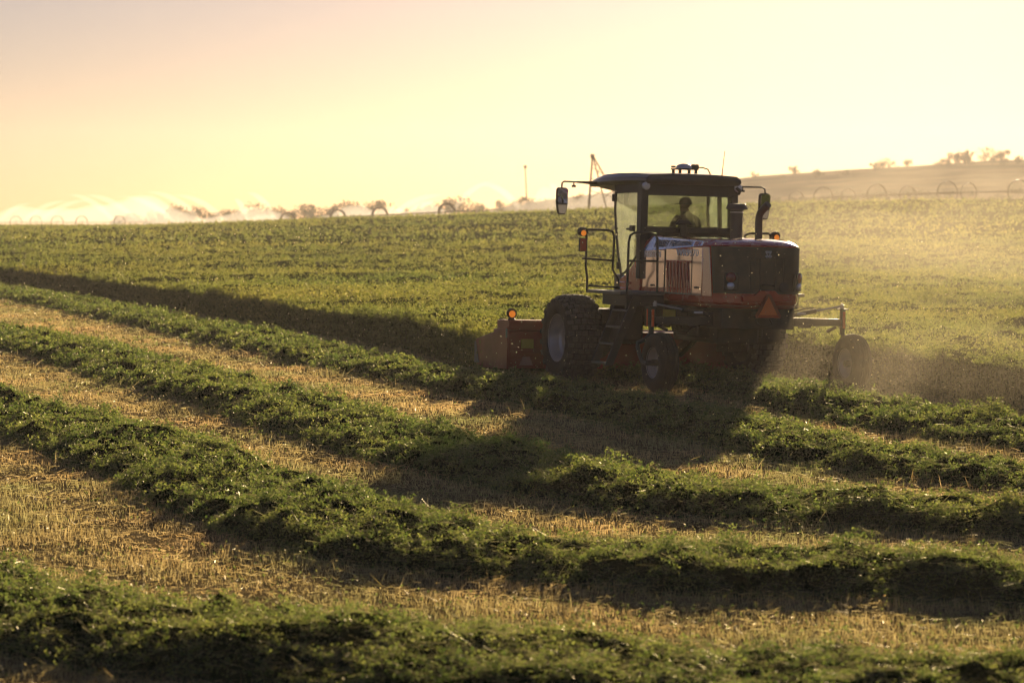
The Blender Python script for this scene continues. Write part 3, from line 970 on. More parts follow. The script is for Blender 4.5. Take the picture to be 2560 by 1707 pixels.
# side panels standing proud of the shell, sky reflection painted in as tan
def panel(name, mat, x0, x1, z0, z1, y=0.862, t=0.012, slant=0.0, side=1, parent=None):
    yb = y + 0.006
    mb = MB().hexa([(x0, side * (y - t), z0), (x1, side * (y - t), z0), (x1, side * (y - t), z1), (x0, side * (y - t), z1),
                    (x0, side * yb, z0), (x1, side * yb, z0), (x1, side * y, z1), (x0, side * y, z1)])
    return mb.build(name, mat, parent or hood_o, bevel=0.006)
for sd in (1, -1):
    panel('side_panel', 'tan_reflection', -0.96, -1.86, 1.66, 2.30, side=sd)
    panel('side_panel', 'tan_reflection', -1.90, -2.96, 1.57, 2.325, y=0.857, side=sd)
    panel('side_panel', 'tan_reflection', -2.99, -3.37, 1.57, 2.36, side=sd)
    # corner panel round the tail, with the slanted edge against the grille
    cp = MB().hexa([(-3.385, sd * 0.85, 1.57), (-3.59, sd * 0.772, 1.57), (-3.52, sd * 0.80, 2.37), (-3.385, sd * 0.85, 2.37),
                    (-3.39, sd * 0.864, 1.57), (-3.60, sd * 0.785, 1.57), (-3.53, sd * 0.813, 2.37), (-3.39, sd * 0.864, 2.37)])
    cp.build('corner_panel', 'tan_reflection', hood_o, bevel=0.005)
    for k in range(7):
        x = -2.02 - k * 0.135
        MB().bar((x - 0.03, sd * 0.884, 1.60), (x + 0.04, sd * 0.872, 2.13), 0.022, 0.034).build('louvre_slat', 'red_paint', hood_o, bevel=0.004)
    MB().bb(-1.94, -2.94, sd * 0.860, sd * 0.876, 2.10, 2.135).build('louvre_rail', 'red_paint', hood_o, bevel=0.004)
    MB().bb(-1.94, -2.94, sd * 0.860, sd * 0.884, 1.655, 1.68).build('louvre_rail', 'red_paint', hood_o, bevel=0.004)
    # silver name band on the sloping shoulder
    sb = MB()
    A = [(-0.93, 0.874, 2.275), (-3.36, 0.874, 2.388), (-3.36, 0.842, 2.466), (-1.28, 0.812, 2.53)]
    Bk = [(x, y - 0.02, z - 0.004) for x, y, z in A]
    sb.hexa([(x, sd * y, z) for x, y, z in Bk] + [(x, sd * y, z) for x, y, z in A])
    band_o = sb.build('name_band', 'silver_stripe', hood_o)
# grille: dark sheet round the tail
gr = MB()
zt, zb = 2.385, 1.625
def tail(y_lim, dx):
    pts = [p for p in outline(0.0) if p[0] <= -3.5 and abs(p[1]) <= y_lim]
    return [(x - dx, y) for x, y in pts]
to = [(-3.545, 0.79)] + tail(0.71, 0.0) + [(-3.545, -0.79)]
n = len(to)
vs = []
for d_ in (0.0, 0.016):
    for z, kx in ((zb, 0), (zt, 0)):
        for i, (x, y) in enumerate(to):
            xx, yy = x - d_, y * (1 + d_ * 0.6)
            if z == zb and i in (0, n - 1): xx, yy = xx - 0.055, yy * 0.968
            vs.append((xx, yy, z))
fs = []
for i in range(n - 1):
    fs += [(2 * n + i, 2 * n + i + 1, 3 * n + i + 1, 3 * n + i), (i, n + i, n + i + 1, i + 1), (i, i + 1, 2 * n + i + 1, 2 * n + i), (n + i, 3 * n + i, 3 * n + i + 1, n + i + 1)]
fs += [(0, 2 * n, 3 * n, n), (n - 1, 2 * n - 1, 4 * n - 1, 3 * n - 1)]
gr.add(vs, fs)
grille = part(gr, 'rear_grille', 'grille_black', hood_o, smooth=50)
for y in (0.30, 0.14, -0.14, -0.30):
    x = -4.028 - 0.018 + (0.02 if abs(y) > 0.2 else 0.0)
    MB().bar((x, y, 1.70), (x, y, 2.20), 0.014, 0.014).build('grille_rib', 'black_plastic', hood_o)
MB().bb(-4.052, -4.04, -0.36, 0.36, 2.195, 2.21).build('grille_rib', 'black_plastic', hood_o)
# red surround under the grille, arched over the warning triangle
m = MB()
prof = [(0.72, 1.50), (0.72, 1.60), (0.36, 1.60), (0.22, 1.68), (-0.22, 1.68), (-0.36, 1.60), (-0.72, 1.60), (-0.72, 1.50)]
m.prism([(y * 0.62, z) for y, z in prof], 0, -4.065, -3.98)
m.build('tail_surround', 'red_paint', hood_o, bevel=0.012)
# tail lamps on the round corners
for sd in (1, -1):
    ang_ = math.atan2(0.54, 1.0) * sd
    rot = Matrix.Rotation(-0.62 * sd, 3, 'Z')
    pc = Vector((-3.915, sd * 0.585, 1.82))
    pl = MB().box(pc + rot @ Vector((-0.02, 0, 0)), (0.03, 0.25, 0.29), rot)
    plate = pl.build('lamp_plate', 'black_plastic', hood_o, bevel=0.01)
    for dz, rr, mt, nm in ((0.065, 0.082, 'red_lens', 'tail_lamp'), (-0.072, 0.062, 'clear_lens', 'reverse_lamp')):
        L = MB().lathe([(rr, 0), (rr, -0.025), (rr * 0.86, -0.036), (rr * 0.5, -0.046), (0, -0.05)], (0, 0, 0), 'x', 20)
        L.V = [tuple(pc + rot @ (Vector(v) + Vector((-0.035, 0, dz)))) for v in L.V]
        L.build(nm, mt, hood_o)
    ring = MB().lathe([(0.088, 0.0), (0.098, -0.01), (0.098, -0.03), (0.084, -0.034)], (0, 0, 0), 'x', 20)
    ring.V = [tuple(pc + rot @ (Vector(v) + Vector((-0.03, 0, 0.065)))) for v in ring.V]
    ring.build('lamp_ring', 'black_plastic', hood_o)
MB().lathe([(0.085, 0), (0.085, -0.03), (0.07, -0.035), (0, -0.035)], (-4.01, -0.30, 1.735), 'x', 20).build('round_cover', 'liner_grey', hood_o)
# emblem: three joined triangles in outline
em = MB()
def tri_line(c, r, inv=False):
    pts = []
    for k in range(3):
        a = R_(90 + 120 * k + (180 if inv else 0))
        pts.append((-4.055, c[0] + r * math.cos(a), c[1] + r * math.sin(a)))
    for k in range(3):
        em.bar(pts[k], pts[(k + 1) % 3], 0.008, 0.008)
tri_line((0.0, 2.285), 0.062, True)
em.bar((-4.055, 0.02, 2.215), (-4.055, 0.055, 2.235), 0.008).bar((-4.055, 0.055, 2.235), (-4.055, 0.03, 2.25), 0.008)
em.bar((-4.055, -0.02, 2.215), (-4.055, -0.055, 2.235), 0.008).bar((-4.055, -0.055, 2.235), (-4.055, -0.03, 2.25), 0.008)
em.bar((-4.055, 0.035, 2.30), (-4.055, -0.035, 2.30), 0.007)
em.build('emblem', 'white_print', hood_o)

for sd in (1, -1):
    for x in (-1.40, -3.18):
        MB().bb(x - 0.05, x + 0.05, sd * 0.874, sd * 0.892, 1.685, 1.72).build('hood_latch', 'black_plastic', hood_o, bevel=0.006)
    for x in (-1.88, -2.975):
        MB().bb(x - 0.008, x + 0.008, sd * 0.850, sd * 0.870, 1.58, 2.32).build('panel_seam', 'dark_print', hood_o)
MB().bb(-4.05, -4.046, 0.225, 0.233, 1.70, 2.36).build('panel_seam', 'liner_grey', hood_o)
MB().tube([(-4.045, -0.10, 1.76), (-4.085, -0.10, 1.77), (-4.085, 0.10, 1.77), (-4.045, 0.10, 1.76)], 0.012, 8).build('hood_handle', 'black_plastic', hood_o)

# --- writing on the hood
def lettering(body, name, mat, place, width, height, shear=0.0, bold=0.0):
    cu = bpy.data.curves.new('text_curve', 'FONT')
    cu.body = body
    cu.shear = shear
    cu.offset = bold
    cu.extrude = 0.01
    cu.resolution_u = 3
    tmp = bpy.data.objects.new('text_tmp', cu)
    COL.objects.link(tmp)
    dg = bpy.context.evaluated_depsgraph_get()
    me = bpy.data.meshes.new_from_object(tmp.evaluated_get(dg))
    bpy.data.objects.remove(tmp)
    co = np.array([v.co[:] for v in me.vertices])
    mn, mx = co.min(0), co.max(0)
    u = (co[:, 0] - mn[0]) / (mx[0] - mn[0]) * width
    v = (co[:, 1] - mn[1]) / (mx[1] - mn[1]) * height
    w = np.where(co[:, 2] > 0.0, 1.0, 0.0)
    new = [place(a, b, c) for a, b, c in zip(u, v, w)]
    me.vertices.foreach_set('co', np.array(new, np.float32).ravel())
    me.materials.clear()
    me.materials.append(MATS[mat])
    me.update()
    o = bpy.data.objects.new(name, me)
    return link(o, hood_o)
def on_band(sd):
    def f(u, v, w):
        x = -1.42 - u if sd > 0 else -3.02 + u
        zb = 2.275 + 0.113 * (-0.93 - x) / 2.43
        kt = (-1.28 - x) / 2.08
        zt, yt = 2.53 - 0.064 * kt, 0.812 + 0.030 * kt
        z = zb + (zt - zb) * (0.22 + 0.58 * v / 0.105)
        y = 0.874 + (yt - 0.874) * (z - zb) / (zt - zb)
        return (x, sd * (y + 0.005 + 0.004 * w), z)
    return f
def on_side(x0, z0, y):
    return lambda u, v, w: (x0 - u, y + 0.009 * (2.31 - z0 - v) + 0.004 * w, z0 + v)
lettering('MASSEY FERGUSON', 'maker_lettering', 'dark_print', on_band(1), 1.52, 0.105, 0.25, 0.014)
lettering('HESSTON', 'side_lettering', 'white_print', on_side(-1.04, 2.175, 0.8635), 0.66, 0.105, 0.0, 0.02)
lettering('WR9970', 'model_lettering', 'white_print', on_side(-2.33, 2.21, 0.8590), 0.90, 0.115, 0.0, 0.022)
for k in range(3):
    x = -3.04 - k * 0.1
    w_ = (0.10, 0.075, 0.05)[k]
    MB().hexa([(x, 0.876, 2.385), (x - w_ * 0.7, 0.876, 2.39), (x - w_ * 0.7, 0.870, 2.39), (x, 0.870, 2.385), (x - 0.03, 0.850, 2.458), (x - 0.03 - w_ * 0.7, 0.850, 2.459), (x - 0.03 - w_ * 0.7, 0.845, 2.459), (x - 0.03, 0.845, 2.458)]).build('band_bar', 'red_paint', hood_o)

# --- slow vehicle triangle
tri = [(0.0, 1.625), (0.045, 1.61), (0.235, 1.275), (0.215, 1.235), (-0.215, 1.235), (-0.235, 1.275), (-0.045, 1.61)]
o = part(MB().prism(tri, 0, -4.10, -4.088), 'slow_vehicle_sign', 'sign_border', bevel=0.002)
MB().prism([(0.0, 1.585), (0.165, 1.285), (-0.165, 1.285)], 0, -4.106, -4.101).build('sign_face', 'orange_sign', o)
MB().prism([(0.17, 1.282), (0.19, 1.248), (-0.19, 1.248), (-0.17, 1.282)], 0, -4.106, -4.101).build('sign_band', 'orange_reflector', o)
part(MB().bb(-4.085, -3.72, -0.13, -0.10, 1.24, 1.33).bb(-4.085, -3.72, 0.10, 0.13, 1.24, 1.33).bb(-4.087, -4.07, -0.14, 0.14, 1.24, 1.36), 'sign_bracket', 'black_metal')
part(MB().tube([(-3.9, 0.13, 1.20), (-4.0, 0.13, 1.13), (-4.0, 0.09, 1.10), (-4.0, -0.09, 1.10), (-4.0, -0.13, 1.13), (-3.9, -0.13, 1.20)], 0.014, 8), 'tow_loop', 'black_metal')

# --- intake stack and exhaust
st_o = part(MB().lathe([(0.0, 2.5), (0.105, 2.5), (0.105, 2.98), (0.11, 2.985), (0.11, 3.0), (0.09, 3.01), (0, 3.01)], (-1.88, -0.45, 0), 'z', 28), 'intake_stack', 'stack_grey', smooth=40)
MB().lathe([(0.0, 3.005), (0.10, 3.005), (0.185, 3.02), (0.185, 3.035), (0.155, 3.10), (0.14, 3.11), (0, 3.115)], (-1.88, -0.45, 0), 'z', 28).build('intake_cap', 'stack_grey', st_o, smooth=30)
MB().lathe([(0.107, 2.955), (0.112, 2.957), (0.112, 2.975), (0.107, 2.977)], (-1.88, -0.45, 0), 'z', 28).build('clamp_band', 'steel', st_o)
part(MB().tube([(-2.54, -0.55, 2.44), (-2.54, -0.55, 2.88), (-2.57, -0.56, 2.96), (-2.66, -0.59, 3.04), (-2.74, -0.62, 3.10)], 0.062, 18), 'exhaust_pipe', 'stack_grey', smooth=50)
wl = part(MB().hexa([(-1.15, 0.02, 2.74), (-1.05, 0.02, 2.74), (-1.05, 0.34, 2.74), (-1.15, 0.34, 2.74), (-1.14, 0.09, 2.83), (-1.06, 0.09, 2.83), (-1.06, 0.27, 2.83), (-1.14, 0.27, 2.83)]), 'work_lamp', 'black_plastic', bevel=0.02)
MB().bb(-1.12, -1.08, 0.12, 0.24, 2.53, 2.745).bb(-1.14, -1.06, 0.08, 0.28, 2.53, 2.56).build('lamp_stand', 'black_plastic', wl, bevel=0.008)

# --- cab
cabp = lambda mb, name, mat, par, **kw: mb.build(name, mat, par, **kw)
m = MB()
m.bb(-0.93, 0.35, -0.84, 0.84, 1.52, 1.86)
m.prism([(-0.93, 1.80), (-0.93, 2.62), (-0.80, 2.62), (-0.80, 1.80)], 1, -0.86, 0.86)
cab = part(m, 'cab', 'black_plastic', bevel=0.02)
# rear window frame
for sd in (1, -1):
    m = MB()
    m.hexa([(-0.97, sd * 0.80, 1.80), (-0.80, sd * 0.80, 1.80), (-0.80, sd * 0.93, 1.80), (-0.97, sd * 0.93, 1.80),
            (-0.97, sd * 0.78, 3.46), (-0.78, sd * 0.78, 3.46), (-0.78, sd * 0.91, 3.46), (-0.97, sd * 0.91, 3.46)])
    cabp(m, 'rear_pillar', 'black_plastic', cab, bevel=0.02)
m = MB().bb(-1.0, -0.90, -0.86, 0.86, 2.58, 2.70)
cabp(m, 'window_sill', 'black_plastic', cab, bevel=0.02)
m = MB().bb(-0.985, -0.94, -0.84, 0.84, 3.235, 3.48)
cabp(m, 'rear_header_panel', 'liner_grey', cab, bevel=0.01)
m = MB().bb(-0.96, -0.945, -0.80, 0.80, 2.69, 3.245)
cabp(m, 'rear_window', 'cab_glass', cab)
m = MB()
for sd in (1, -1):
    pr = [(-0.78, 3.30), (0.20, 3.28), (0.22, 3.0), (0.15, 2.62), (0.02, 2.15), (-0.10, 1.86), (-0.28, 1.90), (-0.62, 2.10), (-0.78, 2.20)]
    m.prism(pr, 1, sd * 0.895, sd * 0.905)
doors = []
for sd in (1, -1):
    g = MB().prism(pr, 1, sd * 0.893, sd * 0.905)
    dg_ = g.build('cab_door', 'door_glass', cab)
    fr = MB()
    loop = pr + [pr[0]]
    for a_, b_ in zip(loop[:-1], loop[1:]):
        fr.bar((a_[0], sd * 0.899, a_[1]), (b_[0], sd * 0.899, b_[1]), 0.022, 0.03)
    fr.build('door_seal', 'liner_grey', dg_)
    hd = MB().bb(-0.72, -0.40, sd * 0.906, sd * 0.955, 2.63, 2.67).bb(-0.72, -0.56, sd * 0.906, sd * 0.965, 2.61, 2.715)
    hd.build('door_handle', 'black_plastic', dg_, bevel=0.015)
    for z in (2.66, 2.585):
        MB().lathe([(0.022, 0), (0.022, 0.02 * sd), (0, 0.022 * sd)], (0.09, sd * 0.905, z), 'y', 12).build('door_bolt', 'black_plastic', dg_)
    for zz, xx in ((3.20, 0.245), (2.02, -0.02)):
        MB().bb(xx - 0.03, xx + 0.04, sd * 0.88, sd * 0.945, zz - 0.07, zz + 0.06).build('door_hinge', 'black_plastic', dg_, bevel=0.015)
# windscreen: curved sheet
ws = MB()
cols = [(0.22 + 0.42 * math.cos(t_) , 0.90 * math.sin(t_)) for t_ in np.linspace(-math.pi / 2, math.pi / 2, 13)]
nn = len(cols)
vs, fs = [], []
for dz_, kx in ((1.86, -0.32), (2.4, -0.12), (2.9, 0.0), (3.30, 0.02)):
    vs += [(x + kx, y, dz_) for x, y in cols]
for r_ in range(3):
    for i in range(nn - 1):
        fs.append((r_ * nn + i, r_ * nn + i + 1, (r_ + 1) * nn + i + 1, (r_ + 1) * nn + i))
ws.add(vs, fs)
cabp(ws, 'windscreen', 'cab_glass', cab, smooth=60)
for sd in (1, -1):
    fp = MB()
    fp.tube([(-0.09, sd * 0.885, 1.86), (0.05, sd * 0.888, 2.2), (0.17, sd * 0.888, 2.64), (0.235, sd * 0.888, 3.0), (0.225, sd * 0.888, 3.32)], 0.028, 8)
    cabp(fp, 'front_pillar', 'deck_metal', cab)
# upper band under the roof
ub = MB()
for sd in (1, -1):
    ub.hexa([(-0.80, sd * 0.84, 3.27), (0.28, sd * 0.84, 3.27), (0.28, sd * 0.885, 3.27), (-0.80, sd * 0.885, 3.27), (-0.80, sd * 0.82, 3.47), (0.36, sd * 0.82, 3.47), (0.36, sd * 0.87, 3.47), (-0.80, sd * 0.87, 3.47)])
ub.bb(-0.94, 0.5, -0.80, 0.80, 3.42, 3.47)
cabp(ub, 'headliner', 'liner_grey', cab, bevel=0.01)
# mullion on the far side, console, monitors
cabp(MB().bar((-0.35, -0.86, 2.62), (-0.30, -0.86, 3.28), 0.06, 0.06), 'side_mullion', 'black_plastic', cab)
# red base below the door
for sd in (1, -1):
    rb = MB().prism([(-0.93, 1.52), (-0.02, 1.52), (0.02, 1.66), (-0.06, 1.80), (-0.28, 1.87), (-0.62, 2.06), (-0.80, 2.20), (-0.93, 2.28)], 1, sd * 0.845, sd * 0.895)
    rb.build('cab_base_panel', 'red_paint', cab, bevel=0.02)
    for z in (1.62, 1.72):
        MB().bb(-0.55, 0.05, sd * 0.89, sd * 0.93, z - 0.02, z + 0.02).build('base_rib', 'red_paint', cab, bevel=0.018)
# roof: lofted, with a long visor to the front
rs = [(-1.14, 0.80, 3.47, 3.57), (-1.10, 0.90, 3.43, 3.60), (-0.6, 0.97, 3.43, 3.625), (0.1, 1.0, 3.43, 3.635), (0.7, 0.99, 3.42, 3.62), (1.2, 0.94, 3.40, 3.57), (1.52, 0.86, 3.40, 3.50), (1.66, 0.76, 3.42, 3.455)]
vs, fs = [], []
for x, w_, z0, z1 in rs:
    zm = (z0 + z1) / 2
    ring = [(-w_ * 0.94, z0), (-w_, z0 + (z1 - z0) * 0.28), (-w_ * 0.985, z0 + (z1 - z0) * 0.62), (-w_ * 0.90, z1 - 0.012), (-w_ * 0.5, z1 + 0.008), (0, z1 + 0.012), (w_ * 0.5, z1 + 0.008), (w_ * 0.90, z1 - 0.012), (w_ * 0.985, z0 + (z1 - z0) * 0.62), (w_, z0 + (z1 - z0) * 0.28), (w_ * 0.94, z0)]
    vs += [(x, y, z) for y, z in ring]
k_ = 11
for i in range(len(rs) - 1):
    for j in range(k_):
        j2 = (j + 1) % k_
        fs.append((i * k_ + j, i * k_ + j2, (i + 1) * k_ + j2, (i + 1) * k_ + j))
fs += [tuple(range(k_))[::-1], tuple((len(rs) - 1) * k_ + j for j in range(k_))]
roof = part(MB().add(vs, fs), 'cab_roof', 'roof_grey', smooth=30)
m = MB().hexa([(0.30, -0.80, 3.29), (0.30, 0.80, 3.29), (0.30, 0.84, 3.44), (0.30, -0.84, 3.44), (1.50, -0.66, 3.385), (1.50, 0.66, 3.385), (1.50, 0.70, 3.43), (1.50, -0.70, 3.43)])
m.build('visor_underside', 'roof_grey', roof, bevel=0.02)
g1 = MB().lathe([(0.0, 3.80), (0.06, 3.795), (0.115, 3.77), (0.14, 3.735), (0.14, 3.715), (0.0, 3.715)], (-0.73, 0.03, 0), 'z', 24)
g1.build('receiver_dome', 'gps_white', roof, smooth=40)
g2 = MB().bb(-0.92, -0.55, -0.16, 0.20, 3.69, 3.714)
for a_, b_ in ((-0.88, -0.13), (-0.88, 0.17), (-0.6, -0.13), (-0.6, 0.17)):
    g2.bb(a_ - 0.02, a_ + 0.02, b_ - 0.02, b_ + 0.02, 3.625, 3.70)
g2.bb(-0.76, -0.70, 0.20, 0.26, 3.72, 3.755).bb(-0.76, -0.70, -0.24, -0.12, 3.70, 3.79).tube([(-0.73, -0.2, 3.74), (-0.73, -0.32, 3.74), (-0.75, -0.42, 3.71), (-0.77, -0.46, 3.62)], 0.011, 6)
g2.build('receiver_mount', 'black_plastic', roof)
MB().tube([(-0.94, -0.60, 3.60), (-0.95, -0.60, 3.66), (-1.03, -0.60, 4.03)], [0.012, 0.008, 0.005], 6).build('antenna', 'black_plastic', roof)
for sd in (1, -1):
    L = MB().lathe([(0.0, 0.03), (0.05, 0.03), (0.072, 0.0), (0.072, -0.035), (0.06, -0.045), (0, -0.05)], (-1.02, sd * 0.87, 3.39), 'x', 18)
    L.build('roof_work_lamp', 'clear_lens', roof)
    MB().bb(-1.0, -0.94, sd * 0.84, sd * 0.90, 3.42, 3.47).build('lamp_bracket', 'black_plastic', roof)
MB().tube([(-1.15, -0.78, 3.40), (-1.18, -0.84, 3.34), (-1.10, -0.85, 3.30)], 0.03, 8).build('corner_bracket', 'black_plastic', roof)

# --- mirrors
for sd in (1, -1):
    arm = MB().hexa([(0.98, sd * 0.86, 3.42), (1.06, sd * 0.86, 3.42), (1.06, sd * 0.86, 3.49), (0.98, sd * 0.86, 3.49), (0.40, sd * 1.56, 3.44), (0.44, sd * 1.58, 3.44), (0.44, sd * 1.58, 3.47), (0.40, sd * 1.56, 3.47)])
    arm.tube([(0.43, sd * 1.54, 3.455), (0.24, sd * 1.80, 3.452), (0.16, sd * 1.90, 3.45), (0.125, sd * 1.95, 3.42), (0.12, sd * 1.955, 3.34)], 0.016, 8)
    arm.bb(0.34, 0.40, sd * 1.60, sd * 1.66, 3.36, 3.40).bb(0.36, 0.38, sd * 1.62, sd * 1.64, 3.38, 3.46)
    ao = part(arm, 'mirror_arm', 'black_plastic', bevel=0.004)
    hs = MB()
    shp = [(-0.105, 3.30), (-0.085, 3.345), (0.085, 3.345), (0.105, 3.30), (0.108, 3.08), (0.085, 2.93), (0.06, 2.875), (-0.06, 2.875), (-0.085, 2.93), (-0.108, 3.08)]
    hs.prism([(sd * 1.945 + y, z) for y, z in shp], 0, 0.10, 0.17)
    hs.build('mirror_housing', 'black_plastic', ao, bevel=0.02)
    up_ = [(-0.088, 3.30), (-0.07, 3.325), (0.07, 3.325), (0.088, 3.30), (0.09, 3.07), (-0.09, 3.07)]
    mg = MB().prism([(sd * 1.945 + y, z) for y, z in up_], 0, 0.094, 0.099)
    mg.V = [(x - 0.16 * (z - 3.07), y, z) for x, y, z in mg.V]
    mg.build('mirror_glass', 'mirror', ao)
    lo_ = [(-0.082, 3.045), (0.082, 3.045), (0.066, 2.93), (0.05, 2.895), (-0.05, 2.895), (-0.066, 2.93)]
    MB().prism([(sd * 1.945 + y, z) for y, z in lo_], 0, 0.094, 0.099).build('mirror_glass', 'mirror', ao)

# --- platforms, handrails, lamps
for sd in (1, -1):
    pf = MB().bb(-2.0, -0.50, sd * 0.90, sd * 1.72, 1.545, 1.60)
    po = part(pf, 'platform', 'deck_metal', bevel=0.008)
    MB().bb(-2.015, -0.95, sd * 0.92, sd * 1.60, 1.36, 1.543).build('platform_box', 'black_metal', po, bevel=0.01)
    rail = MB()
    y1, y2 = sd * 1.72, sd * 1.20
    rail.tube([(-0.55, y1, 1.58), (-0.55, y1, 1.80), (-0.55, y1 + sd * 0.03, 1.98), (-0.55, y1 + sd * 0.03, 2.58), (-0.55, y1, 2.625), (-0.55, y2 + sd * 0.14, 2.62), (-0.55, y2 + sd * 0.06, 2.59), (-0.55, y2 + sd * 0.03, 2.50), (-0.55, y2 + sd * 0.05, 1.95), (-0.55, y2 - sd * 0.05, 1.78), (-0.55, y2 - sd * 0.08, 1.60)], 0.021, 10)
    rail.tube([(-0.55, y1 + sd * 0.10, 2.13), (-0.55, y2 + sd * 0.04, 2.10)], 0.018, 8)
    rail.tube([(-0.55, y1, 1.66), (-0.55, y2 - sd * 0.06, 1.64)], 0.016, 8)
    ro = part(rail, 'handrail', 'black_metal', smooth=50)
    if sd > 0:
        r2 = MB().tube([(-2.0, 1.60, 1.26), (-2.0, 1.585, 2.42), (-2.0, 1.56, 2.53), (-2.0, 1.49, 2.58), (-2.0, 1.20, 2.585), (-2.0, 1.10, 2.56), (-2.0, 1.06, 2.48), (-2.0, 1.045, 1.60)], 0.021, 10)
        r2.tube([(-2.0, 1.585, 2.11), (-2.0, 1.05, 2.115)], 0.018, 8)
        part(r2, 'handrail', 'black_metal', smooth=50)
    # amber lamp and reflector on the rail
    lm = MB().lathe([(0.0, -0.06), (0.075, -0.06), (0.08, -0.03), (0.08, 0.05), (0.06, 0.075), (0.0, 0.08)], (-0.57, sd * 1.83, 2.585), 'x', 20)
    lo = part(lm, 'warning_lamp', 'black_plastic')
    MB().lathe([(0.0, -0.095), (0.03, -0.09), (0.046, -0.07), (0.05, -0.055), (0, -0.055)], (-0.57, sd * 1.835, 2.56), 'x', 20).build('lamp_lens', 'amber_glow', lo)
    if sd > 0:
        rf = part(MB().bb(-0.60, -0.555, 1.765, 1.895, 2.245, 2.475), 'reflector_plate', 'black_plastic', bevel=0.006)
        MB().bb(-0.612, -0.601, 1.775, 1.885, 2.255, 2.465).build('reflector_face', 'orange_reflector', rf)

# --- ladder at the left
yl = lambda z: 1.50 + (1.45 - z) * 0.42
lad = MB()
for x in (-1.46, -2.08):
    lad.hexa([(x - 0.02, yl(1.5) - 0.09, 1.5), (x + 0.02, yl(1.5) - 0.09, 1.5), (x + 0.02, yl(1.5) + 0.05, 1.5), (x - 0.02, yl(1.5) + 0.05, 1.5),
              (x - 0.02, yl(0.36) - 0.09, 0.36), (x + 0.02, yl(0.36) - 0.09, 0.36), (x + 0.02, yl(0.36) + 0.05, 0.36), (x - 0.02, yl(0.36) + 0.05, 0.36)])
lo = part(lad, 'ladder', 'black_metal', bevel=0.005)
for z in (1.28, 1.0, 0.72, 0.40):
    MB().bb(-2.06, -1.48, yl(z) - 0.11, yl(z) + 0.06, z - 0.018, z + 0.012).build('step', 'deck_metal', lo, bevel=0.005)
tk = MB().prism([(-0.92, 0.70), (-0.92, 1.34), (-1.0, 1.42), (-1.38, 1.42), (-1.42, 1.34), (-1.42, 0.78), (-1.36, 0.70)], 1, 1.02, 1.46)
part(tk, 'fuel_tank', 'black_plastic', bevel=0.05, seg=3)
tk = MB().prism([(-0.92, 0.70), (-0.92, 1.34), (-1.0, 1.42), (-1.6, 1.42), (-1.66, 1.34), (-1.66, 0.78), (-1.6, 0.70)], 1, -1.46, -1.02)
part(tk, 'fuel_tank', 'black_plastic', bevel=0.05, seg=3)

# --- header in front
hw_ = 2.57
hd = MB()
hd.prism([(1.02, 0.16), (1.0, 0.80), (1.10, 0.86), (1.75, 0.84), (1.95, 0.45), (1.9, 0.16)], 1, -hw_ + 0.03, hw_ - 0.03)
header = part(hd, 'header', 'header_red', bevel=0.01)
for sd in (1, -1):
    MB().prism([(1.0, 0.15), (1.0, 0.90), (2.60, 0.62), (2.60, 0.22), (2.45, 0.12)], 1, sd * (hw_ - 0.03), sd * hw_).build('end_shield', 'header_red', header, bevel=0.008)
    MB().bb(1.0, 1.6, sd * 1.35, sd * (hw_ - 0.03), 0.84, 1.0).build('drive_cover', 'header_red', header, bevel=0.01)
    MB().bb(0.99, 1.42, sd * 1.34, sd * (hw_ - 0.01), 1.0, 1.012).build('cover_lid', 'header_red', header)
    MB().bb(0.985, 0.999, sd * 1.4, sd * (hw_ - 0.06), 0.45, 0.49).bb(0.985, 0.999, sd * 1.4, sd * (hw_ - 0.06), 0.30, 0.33).build('stiffener_rib', 'header_red', header)
    MB().hexa([(2.38, sd * (hw_ + 0.002), 0.20), (2.62, sd * (hw_ + 0.002), 0.20), (2.62, sd * (hw_ + 0.012), 0.20), (2.38, sd * (hw_ + 0.012), 0.20), (2.57, sd * (hw_ + 0.002), 0.58), (2.62, sd * (hw_ + 0.002), 0.58), (2.62, sd * (hw_ + 0.012), 0.58), (2.57, sd * (hw_ + 0.012), 0.58)]).build('crop_divider', 'deck_metal', header)
    MB().bb(0.998, 1.04, sd * (hw_ + 0.001), sd * (hw_ + 0.02), 0.70, 0.86).build('shield_latch', 'deck_metal', header)
MB().bb(0.70, 1.02, -1.62, 1.35, 0.805, 0.825).build('deflector_plate', 'header_red', header, bevel=0.004)
MB().bb(0.984, 0.997, 2.08, 2.31, 0.52, 0.68).build('warning_sticker', 'yellow_decal', header)
MB().prism([(2.30, 0.22), (2.34, 0.22), (2.27, 0.37), (2.15, 0.37), (2.08, 0.22)], 0, 0.984, 0.997).build('reflector_sticker', 'pink_decal', header)
MB().bb(0.984, 0.997, 1.75, 2.3, 0.395, 0.435).build('reflector_strip', 'sign_border', header)
for sd in (1, -1):
    bl = MB().lathe([(0.0, 1.01), (0.07, 1.01), (0.07, 1.03), (0.05, 1.04), (0.05, 1.05), (0, 1.05)], (1.2, sd * 2.42, 0), 'z', 16)
    bo = bl.build('beacon_base', 'black_plastic', header)
    MB().lathe([(0.0, 0.05), (0.085, 0.05), (0.095, 0.02), (0.095, -0.01), (0.0, -0.012)], (1.2, sd * 2.42, 1.125), 'x', 20).build('beacon_shell', 'black_plastic', header)
    MB().lathe([(0.0, -0.06), (0.04, -0.05), (0.06, -0.03), (0.055, -0.012), (0.0, -0.012)], (1.2, sd * 2.42, 1.115), 'x', 20).build('beacon_lens', 'amber_glow', header)
for y in (0.75, -0.75):
    part(MB().bar((0.2, y, 0.85), (1.05, y, 0.45), 0.12, 0.16), 'lift_arm', 'black_metal', bevel=0.01)

